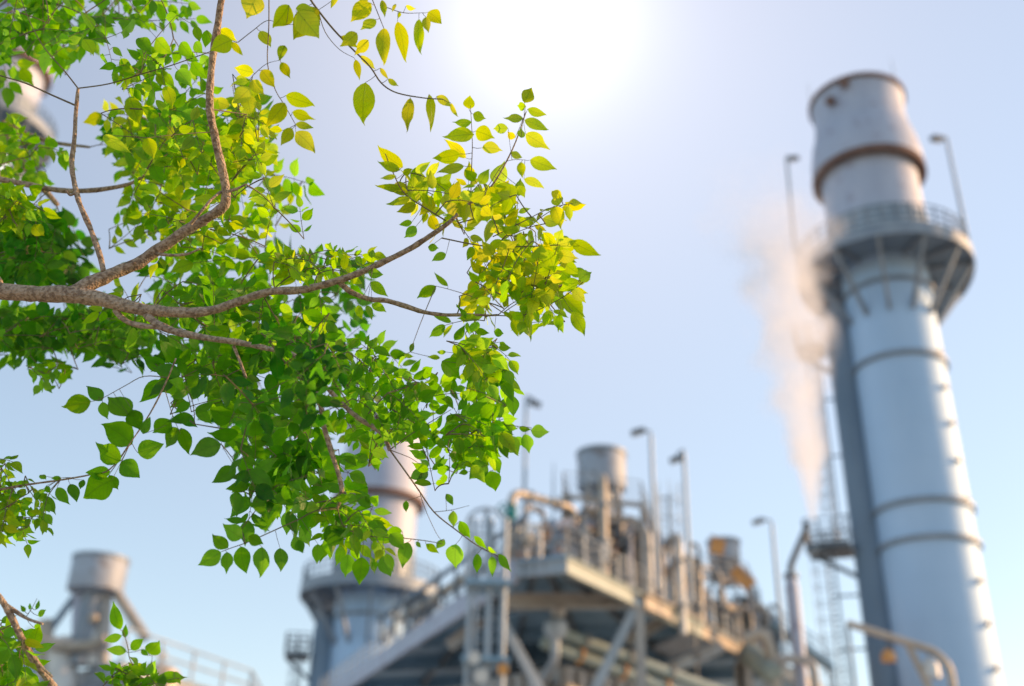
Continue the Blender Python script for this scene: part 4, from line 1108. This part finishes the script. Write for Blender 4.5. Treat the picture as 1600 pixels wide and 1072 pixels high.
E('side', *Z1, [(885, 75, 812, 92, .55), (745, 95, 690, 80, .55), (478, 155, 556, 226, .42), (566, 235, 612, 282, .45), (598, 300, 664, 367, .55), (735, 300, 788, 346, .5), (690, 190, 762, 272, .6), (780, 192, 862, 272, .62),
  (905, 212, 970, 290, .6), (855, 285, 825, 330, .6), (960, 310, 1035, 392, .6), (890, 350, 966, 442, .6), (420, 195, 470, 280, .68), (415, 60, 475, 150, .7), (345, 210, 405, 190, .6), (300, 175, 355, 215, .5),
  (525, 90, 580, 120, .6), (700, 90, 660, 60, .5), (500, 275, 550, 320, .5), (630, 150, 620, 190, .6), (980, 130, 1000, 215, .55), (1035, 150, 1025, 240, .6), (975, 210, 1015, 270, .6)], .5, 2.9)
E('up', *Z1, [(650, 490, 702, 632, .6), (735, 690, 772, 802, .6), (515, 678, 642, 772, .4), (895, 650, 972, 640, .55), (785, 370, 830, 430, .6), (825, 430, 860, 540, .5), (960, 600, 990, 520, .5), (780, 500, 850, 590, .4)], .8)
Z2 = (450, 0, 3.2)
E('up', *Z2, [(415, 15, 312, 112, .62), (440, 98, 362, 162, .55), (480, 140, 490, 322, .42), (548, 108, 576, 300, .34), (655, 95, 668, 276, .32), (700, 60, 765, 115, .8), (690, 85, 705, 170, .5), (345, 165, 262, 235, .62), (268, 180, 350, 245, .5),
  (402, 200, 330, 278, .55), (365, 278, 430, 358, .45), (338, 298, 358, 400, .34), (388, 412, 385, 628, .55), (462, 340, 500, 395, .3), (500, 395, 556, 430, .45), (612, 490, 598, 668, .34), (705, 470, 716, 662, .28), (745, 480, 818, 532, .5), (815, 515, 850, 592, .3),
  (250, -20, 215, 45, .4), (370, -25, 390, 20, .7), (470, 0, 485, 90, .4), (540, 20, 520, 60, .4), (560, 60, 550, 95, .5), (590, 30, 640, 45, .5)], .97)  # yellowest tint: young leaves, plus sun flare put into their colour
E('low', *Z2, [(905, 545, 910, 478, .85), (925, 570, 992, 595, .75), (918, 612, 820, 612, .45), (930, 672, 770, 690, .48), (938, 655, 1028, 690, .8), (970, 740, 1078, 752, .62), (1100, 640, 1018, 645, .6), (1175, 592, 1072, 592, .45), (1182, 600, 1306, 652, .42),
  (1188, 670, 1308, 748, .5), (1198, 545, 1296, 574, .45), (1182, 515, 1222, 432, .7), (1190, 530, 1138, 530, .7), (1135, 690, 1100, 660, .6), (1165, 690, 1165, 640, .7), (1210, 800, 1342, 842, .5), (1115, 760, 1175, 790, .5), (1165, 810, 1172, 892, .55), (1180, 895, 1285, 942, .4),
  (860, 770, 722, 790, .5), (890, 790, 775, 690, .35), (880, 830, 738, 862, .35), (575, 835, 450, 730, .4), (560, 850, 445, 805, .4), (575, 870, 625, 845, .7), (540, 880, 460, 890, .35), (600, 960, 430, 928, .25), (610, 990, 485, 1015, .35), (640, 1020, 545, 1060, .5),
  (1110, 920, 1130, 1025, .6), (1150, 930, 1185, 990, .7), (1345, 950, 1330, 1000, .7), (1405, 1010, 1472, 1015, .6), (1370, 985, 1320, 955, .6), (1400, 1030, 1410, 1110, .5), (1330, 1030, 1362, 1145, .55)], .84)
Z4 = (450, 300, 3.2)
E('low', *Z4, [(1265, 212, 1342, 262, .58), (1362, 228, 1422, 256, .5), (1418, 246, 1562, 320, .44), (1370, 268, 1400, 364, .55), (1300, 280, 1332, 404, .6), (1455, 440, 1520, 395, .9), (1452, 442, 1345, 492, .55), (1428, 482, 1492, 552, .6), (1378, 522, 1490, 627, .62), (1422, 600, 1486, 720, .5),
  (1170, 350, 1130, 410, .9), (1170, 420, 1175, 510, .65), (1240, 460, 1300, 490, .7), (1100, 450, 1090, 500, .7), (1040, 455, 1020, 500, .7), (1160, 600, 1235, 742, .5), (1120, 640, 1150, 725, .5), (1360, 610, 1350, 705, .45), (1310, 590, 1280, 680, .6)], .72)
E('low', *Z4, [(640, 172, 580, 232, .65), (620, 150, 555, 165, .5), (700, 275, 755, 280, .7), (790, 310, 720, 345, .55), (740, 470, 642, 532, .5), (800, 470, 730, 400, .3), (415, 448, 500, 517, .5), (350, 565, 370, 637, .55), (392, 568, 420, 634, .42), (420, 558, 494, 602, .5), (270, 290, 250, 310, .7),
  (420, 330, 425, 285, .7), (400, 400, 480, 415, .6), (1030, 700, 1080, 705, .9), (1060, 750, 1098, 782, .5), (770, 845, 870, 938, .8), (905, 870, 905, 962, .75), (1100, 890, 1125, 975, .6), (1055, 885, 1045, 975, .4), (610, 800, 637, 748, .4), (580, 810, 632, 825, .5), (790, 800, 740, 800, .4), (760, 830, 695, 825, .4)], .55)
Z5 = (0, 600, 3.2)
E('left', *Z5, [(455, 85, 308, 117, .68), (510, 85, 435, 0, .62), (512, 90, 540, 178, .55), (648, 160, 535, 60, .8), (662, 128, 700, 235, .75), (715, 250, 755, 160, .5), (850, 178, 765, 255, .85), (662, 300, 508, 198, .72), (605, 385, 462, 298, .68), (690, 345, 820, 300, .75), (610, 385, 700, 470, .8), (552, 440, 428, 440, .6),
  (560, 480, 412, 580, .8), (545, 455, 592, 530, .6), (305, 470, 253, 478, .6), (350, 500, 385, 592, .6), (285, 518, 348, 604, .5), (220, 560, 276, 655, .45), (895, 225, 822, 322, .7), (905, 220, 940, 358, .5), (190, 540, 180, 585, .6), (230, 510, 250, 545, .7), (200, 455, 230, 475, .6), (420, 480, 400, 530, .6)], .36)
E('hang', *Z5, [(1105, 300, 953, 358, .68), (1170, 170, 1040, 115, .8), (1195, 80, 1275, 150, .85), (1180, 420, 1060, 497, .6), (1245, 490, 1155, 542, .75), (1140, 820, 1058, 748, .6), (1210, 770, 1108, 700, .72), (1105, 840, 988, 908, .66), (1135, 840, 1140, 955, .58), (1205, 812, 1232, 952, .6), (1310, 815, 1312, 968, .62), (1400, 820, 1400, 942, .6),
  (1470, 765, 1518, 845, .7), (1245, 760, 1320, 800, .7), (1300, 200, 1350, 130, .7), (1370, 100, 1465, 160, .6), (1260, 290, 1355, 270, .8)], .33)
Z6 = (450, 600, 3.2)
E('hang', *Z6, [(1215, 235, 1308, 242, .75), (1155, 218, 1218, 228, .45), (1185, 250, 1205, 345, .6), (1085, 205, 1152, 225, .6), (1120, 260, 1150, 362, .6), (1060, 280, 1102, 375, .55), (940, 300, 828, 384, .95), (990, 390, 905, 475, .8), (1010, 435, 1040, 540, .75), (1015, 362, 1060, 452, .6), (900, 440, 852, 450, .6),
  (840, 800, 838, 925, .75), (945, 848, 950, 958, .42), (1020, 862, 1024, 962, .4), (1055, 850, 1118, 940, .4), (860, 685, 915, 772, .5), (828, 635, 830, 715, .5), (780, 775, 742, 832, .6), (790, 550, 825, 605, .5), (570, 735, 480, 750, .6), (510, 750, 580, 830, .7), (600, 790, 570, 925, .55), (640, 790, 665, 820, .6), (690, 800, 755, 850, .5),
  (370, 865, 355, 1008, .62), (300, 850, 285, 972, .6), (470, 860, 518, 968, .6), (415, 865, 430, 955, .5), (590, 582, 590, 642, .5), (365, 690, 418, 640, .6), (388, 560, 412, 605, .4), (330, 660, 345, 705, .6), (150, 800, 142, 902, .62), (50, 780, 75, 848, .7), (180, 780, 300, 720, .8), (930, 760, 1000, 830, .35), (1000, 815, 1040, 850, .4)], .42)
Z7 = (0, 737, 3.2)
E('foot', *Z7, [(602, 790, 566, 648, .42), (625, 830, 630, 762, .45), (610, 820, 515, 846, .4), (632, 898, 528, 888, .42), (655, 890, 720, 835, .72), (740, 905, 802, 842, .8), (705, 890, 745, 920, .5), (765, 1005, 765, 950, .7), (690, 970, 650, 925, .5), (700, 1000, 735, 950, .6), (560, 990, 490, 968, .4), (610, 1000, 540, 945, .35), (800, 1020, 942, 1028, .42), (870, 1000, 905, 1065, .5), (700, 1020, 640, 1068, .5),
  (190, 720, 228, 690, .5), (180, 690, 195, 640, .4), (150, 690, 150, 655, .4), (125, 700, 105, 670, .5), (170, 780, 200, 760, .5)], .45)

# leafy sprays filling the crown
def inside(poly, x, y):
    c = False; j = len(poly) - 1
    for i in range(len(poly)):
        (xi, yi), (xj, yj) = poly[i], poly[j]
        if (yi > y) != (yj > y) and x < (xj - xi) * (y - yi) / (yj - yi) + xi: c = not c
        j = i
    return c
PEND = []
def fill(key, poly, n, dep, size, tint, ln=(50, 105), holes=(), drift=(0.25, 0.35), spread=.6):
    xs = [p[0] for p in poly]; ys = [p[1] for p in poly]
    k = tries = 0
    while k < n and tries < n * 60:
        tries += 1
        x, y = rt.uniform(min(xs), max(xs)), rt.uniform(min(ys), max(ys))
        if not inside(poly, x, y): continue
        an = rt.uniform(0, 2 * math.pi); L = rt.uniform(*ln)
        dx, dy = math.cos(an) + drift[0], math.sin(an) + drift[1]
        q = math.hypot(dx, dy) + 1e-6; dx, dy = dx / q, dy / q
        ex, ey = x + dx * L, y + dy * L
        if not inside(poly, ex, ey): continue
        if any(inside(h, x, y) or inside(h, ex, ey) or inside(h, (x + ex) / 2, (y + ey) / 2) for h in holes): continue
        d = rt.uniform(*dep)
        d1 = d + rt.uniform(-.08, .06)
        PEND.append((key, PD(x, y, d), PD(ex, ey, d1), rt.uniform(*size) * d / F_PX, rt.uniform(*tint), spread)); k += 1
def spray(key, a, b, ll, tint, spread):
    mid = a.lerp(b, .5) + V((rt.uniform(-.012, .012), rt.uniform(-.01, .01), .012 + rt.uniform(-.008, .012)))
    pts = []
    for i in range(6):
        t = i / 5; pts.append(a.lerp(mid, t).lerp(mid.lerp(b, t), t))
    twig(key, pts, .0014, .0007, 4)
    n = facing(a, spread * .7)
    L = (b - a).length
    pairs = max(2, min(5, round(L / (ll * .62))))
    for i in range(pairs):
        t = (i + .55) / (pairs + .1)
        p = a.lerp(mid, t).lerp(mid.lerp(b, t), t)
        d = (b - a).normalized()
        s = d.cross(n).normalized()
        for sg in (-1, 1):
            if rt.random() < .10: continue
            dir_ = (s * sg * rt.uniform(.7, 1.1) + d * rt.uniform(.25, .75) + V((0, 0, -rt.uniform(.0, .5))) + V((rt.gauss(0, .15), rt.gauss(0, .15), rt.gauss(0, .15)))).normalized()
            l_ = ll * rt.uniform(.72, 1.15) * (1 - .25 * abs(t - .45))
            pb = p + dir_ * ll * .12
            twig(key, [p, pb], .0006, .0005, 3)
            nn = (n + V((rt.gauss(0, spread * .85), rt.gauss(0, spread * .85), rt.gauss(0, spread * .85)))).normalized()
            leaf(key, pb, pb + dir_ * l_, nn, rt.uniform(.42, .64), tint)
    d = (b - mid).normalized()
    leaf(key, b, b + (d + V((0, 0, -.3))).normalized() * ll * rt.uniform(.9, 1.25), n, rt.uniform(.46, .6), tint)

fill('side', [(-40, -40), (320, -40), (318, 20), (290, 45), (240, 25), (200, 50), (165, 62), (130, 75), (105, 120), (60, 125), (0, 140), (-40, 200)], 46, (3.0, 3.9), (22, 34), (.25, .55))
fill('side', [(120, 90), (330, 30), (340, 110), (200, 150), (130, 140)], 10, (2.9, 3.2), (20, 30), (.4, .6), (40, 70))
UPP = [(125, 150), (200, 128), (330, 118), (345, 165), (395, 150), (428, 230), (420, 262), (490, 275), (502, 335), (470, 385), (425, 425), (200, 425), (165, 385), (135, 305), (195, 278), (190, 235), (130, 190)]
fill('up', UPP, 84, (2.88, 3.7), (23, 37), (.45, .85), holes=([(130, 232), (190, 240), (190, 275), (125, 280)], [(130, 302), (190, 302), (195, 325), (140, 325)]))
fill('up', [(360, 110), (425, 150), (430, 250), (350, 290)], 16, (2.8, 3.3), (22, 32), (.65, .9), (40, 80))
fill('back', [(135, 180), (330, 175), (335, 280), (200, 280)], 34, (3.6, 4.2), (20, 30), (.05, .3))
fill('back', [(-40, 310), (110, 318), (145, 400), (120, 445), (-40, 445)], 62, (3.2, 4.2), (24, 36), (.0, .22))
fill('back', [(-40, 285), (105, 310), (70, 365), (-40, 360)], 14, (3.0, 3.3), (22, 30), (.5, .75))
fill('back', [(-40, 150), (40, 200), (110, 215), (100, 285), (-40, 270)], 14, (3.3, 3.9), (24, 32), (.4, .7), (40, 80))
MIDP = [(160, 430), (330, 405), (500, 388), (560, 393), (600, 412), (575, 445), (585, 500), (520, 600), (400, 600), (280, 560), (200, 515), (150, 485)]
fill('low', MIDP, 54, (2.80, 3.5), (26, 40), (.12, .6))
fill('low', MIDP, 36, (3.5, 4.1), (24, 36), (.0, .2))  # rear leaves in darkest tint: depth shadow of the crown put into colour
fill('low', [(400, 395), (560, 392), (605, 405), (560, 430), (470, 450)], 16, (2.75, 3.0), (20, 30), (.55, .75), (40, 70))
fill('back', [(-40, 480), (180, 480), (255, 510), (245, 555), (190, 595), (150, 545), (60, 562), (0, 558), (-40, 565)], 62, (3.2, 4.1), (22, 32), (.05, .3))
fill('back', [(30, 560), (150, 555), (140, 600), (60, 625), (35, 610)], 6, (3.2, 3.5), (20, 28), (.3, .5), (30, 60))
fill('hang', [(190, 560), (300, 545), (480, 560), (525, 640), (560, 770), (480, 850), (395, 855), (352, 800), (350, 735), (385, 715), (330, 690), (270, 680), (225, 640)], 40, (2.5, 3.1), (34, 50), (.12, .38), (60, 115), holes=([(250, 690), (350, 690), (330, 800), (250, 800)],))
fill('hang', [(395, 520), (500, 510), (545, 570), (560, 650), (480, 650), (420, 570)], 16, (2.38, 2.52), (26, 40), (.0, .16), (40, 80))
fill('hang', [(300, 560), (480, 560), (520, 650), (540, 760), (480, 820), (400, 800), (380, 720), (330, 660)], 26, (3.3, 3.9), (28, 40), (.0, .18))  # dark-tinted back layer, inner shade painted as leaf colour
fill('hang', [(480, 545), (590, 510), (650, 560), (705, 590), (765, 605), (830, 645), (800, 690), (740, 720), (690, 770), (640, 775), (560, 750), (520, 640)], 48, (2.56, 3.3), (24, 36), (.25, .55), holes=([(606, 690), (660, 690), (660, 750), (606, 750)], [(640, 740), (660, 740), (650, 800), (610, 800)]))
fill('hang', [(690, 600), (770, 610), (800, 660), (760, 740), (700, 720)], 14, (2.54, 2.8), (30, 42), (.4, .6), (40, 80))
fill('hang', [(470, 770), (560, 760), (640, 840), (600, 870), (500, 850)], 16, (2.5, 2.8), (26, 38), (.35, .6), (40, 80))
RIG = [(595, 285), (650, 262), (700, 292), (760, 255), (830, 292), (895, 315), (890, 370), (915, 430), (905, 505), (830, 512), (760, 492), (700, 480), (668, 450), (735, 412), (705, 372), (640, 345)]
fill('low', RIG, 42, (2.58, 3.05), (25, 38), (.66, 1.0), (45, 90))  # right spray: young yellow leaves, with flare painted into the tint
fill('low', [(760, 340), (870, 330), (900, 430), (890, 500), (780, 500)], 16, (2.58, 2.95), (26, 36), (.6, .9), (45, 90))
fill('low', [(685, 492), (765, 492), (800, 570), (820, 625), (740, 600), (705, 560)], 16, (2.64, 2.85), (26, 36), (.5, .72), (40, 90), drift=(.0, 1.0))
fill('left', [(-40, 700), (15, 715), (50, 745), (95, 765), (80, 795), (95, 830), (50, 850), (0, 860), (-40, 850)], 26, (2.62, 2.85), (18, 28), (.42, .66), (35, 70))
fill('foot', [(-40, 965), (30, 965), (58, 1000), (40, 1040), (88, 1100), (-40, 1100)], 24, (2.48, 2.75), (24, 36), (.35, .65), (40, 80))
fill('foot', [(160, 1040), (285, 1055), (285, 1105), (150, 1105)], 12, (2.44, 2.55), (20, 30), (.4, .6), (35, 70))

# grow a twig from every spray to the nearest wood of its branch
for key in SPEC:
    att = list(ATT[key]) + [s[1] for s in STEMS if s[0] == key]
    todo = [p for p in PEND if p[0] == key]
    dist = [min((p[1] - q).length for q in att) for p in todo]
    for _, p in sorted(zip(dist, todo), key=lambda z: z[0]):
        a = p[1]; q = min(att, key=lambda z: (z - a).length_squared)
        L = (a - q).length
        c1 = q.lerp(a, .5) + V((rt.uniform(-.1, .1), rt.uniform(-.1, .1), rt.uniform(-.02, .12))) * L
        pts = [q.lerp(c1, i / 5).lerp(c1.lerp(a, i / 5), i / 5) for i in range(6)]
        twig(key, pts, .0016 + min(.002, L * .004), .0014, 5)
        att += [pts[3], a, a.lerp(p[2], .5)]
        spray(*p)
for key in SPEC:
    if LV[key].v: part('leaf_cluster', LV[key], 'leaf', BR[key])
    if TW[key].v: part('twig', TW[key], 'twig', BR[key])
print('LEAVES', NLEAF[0])
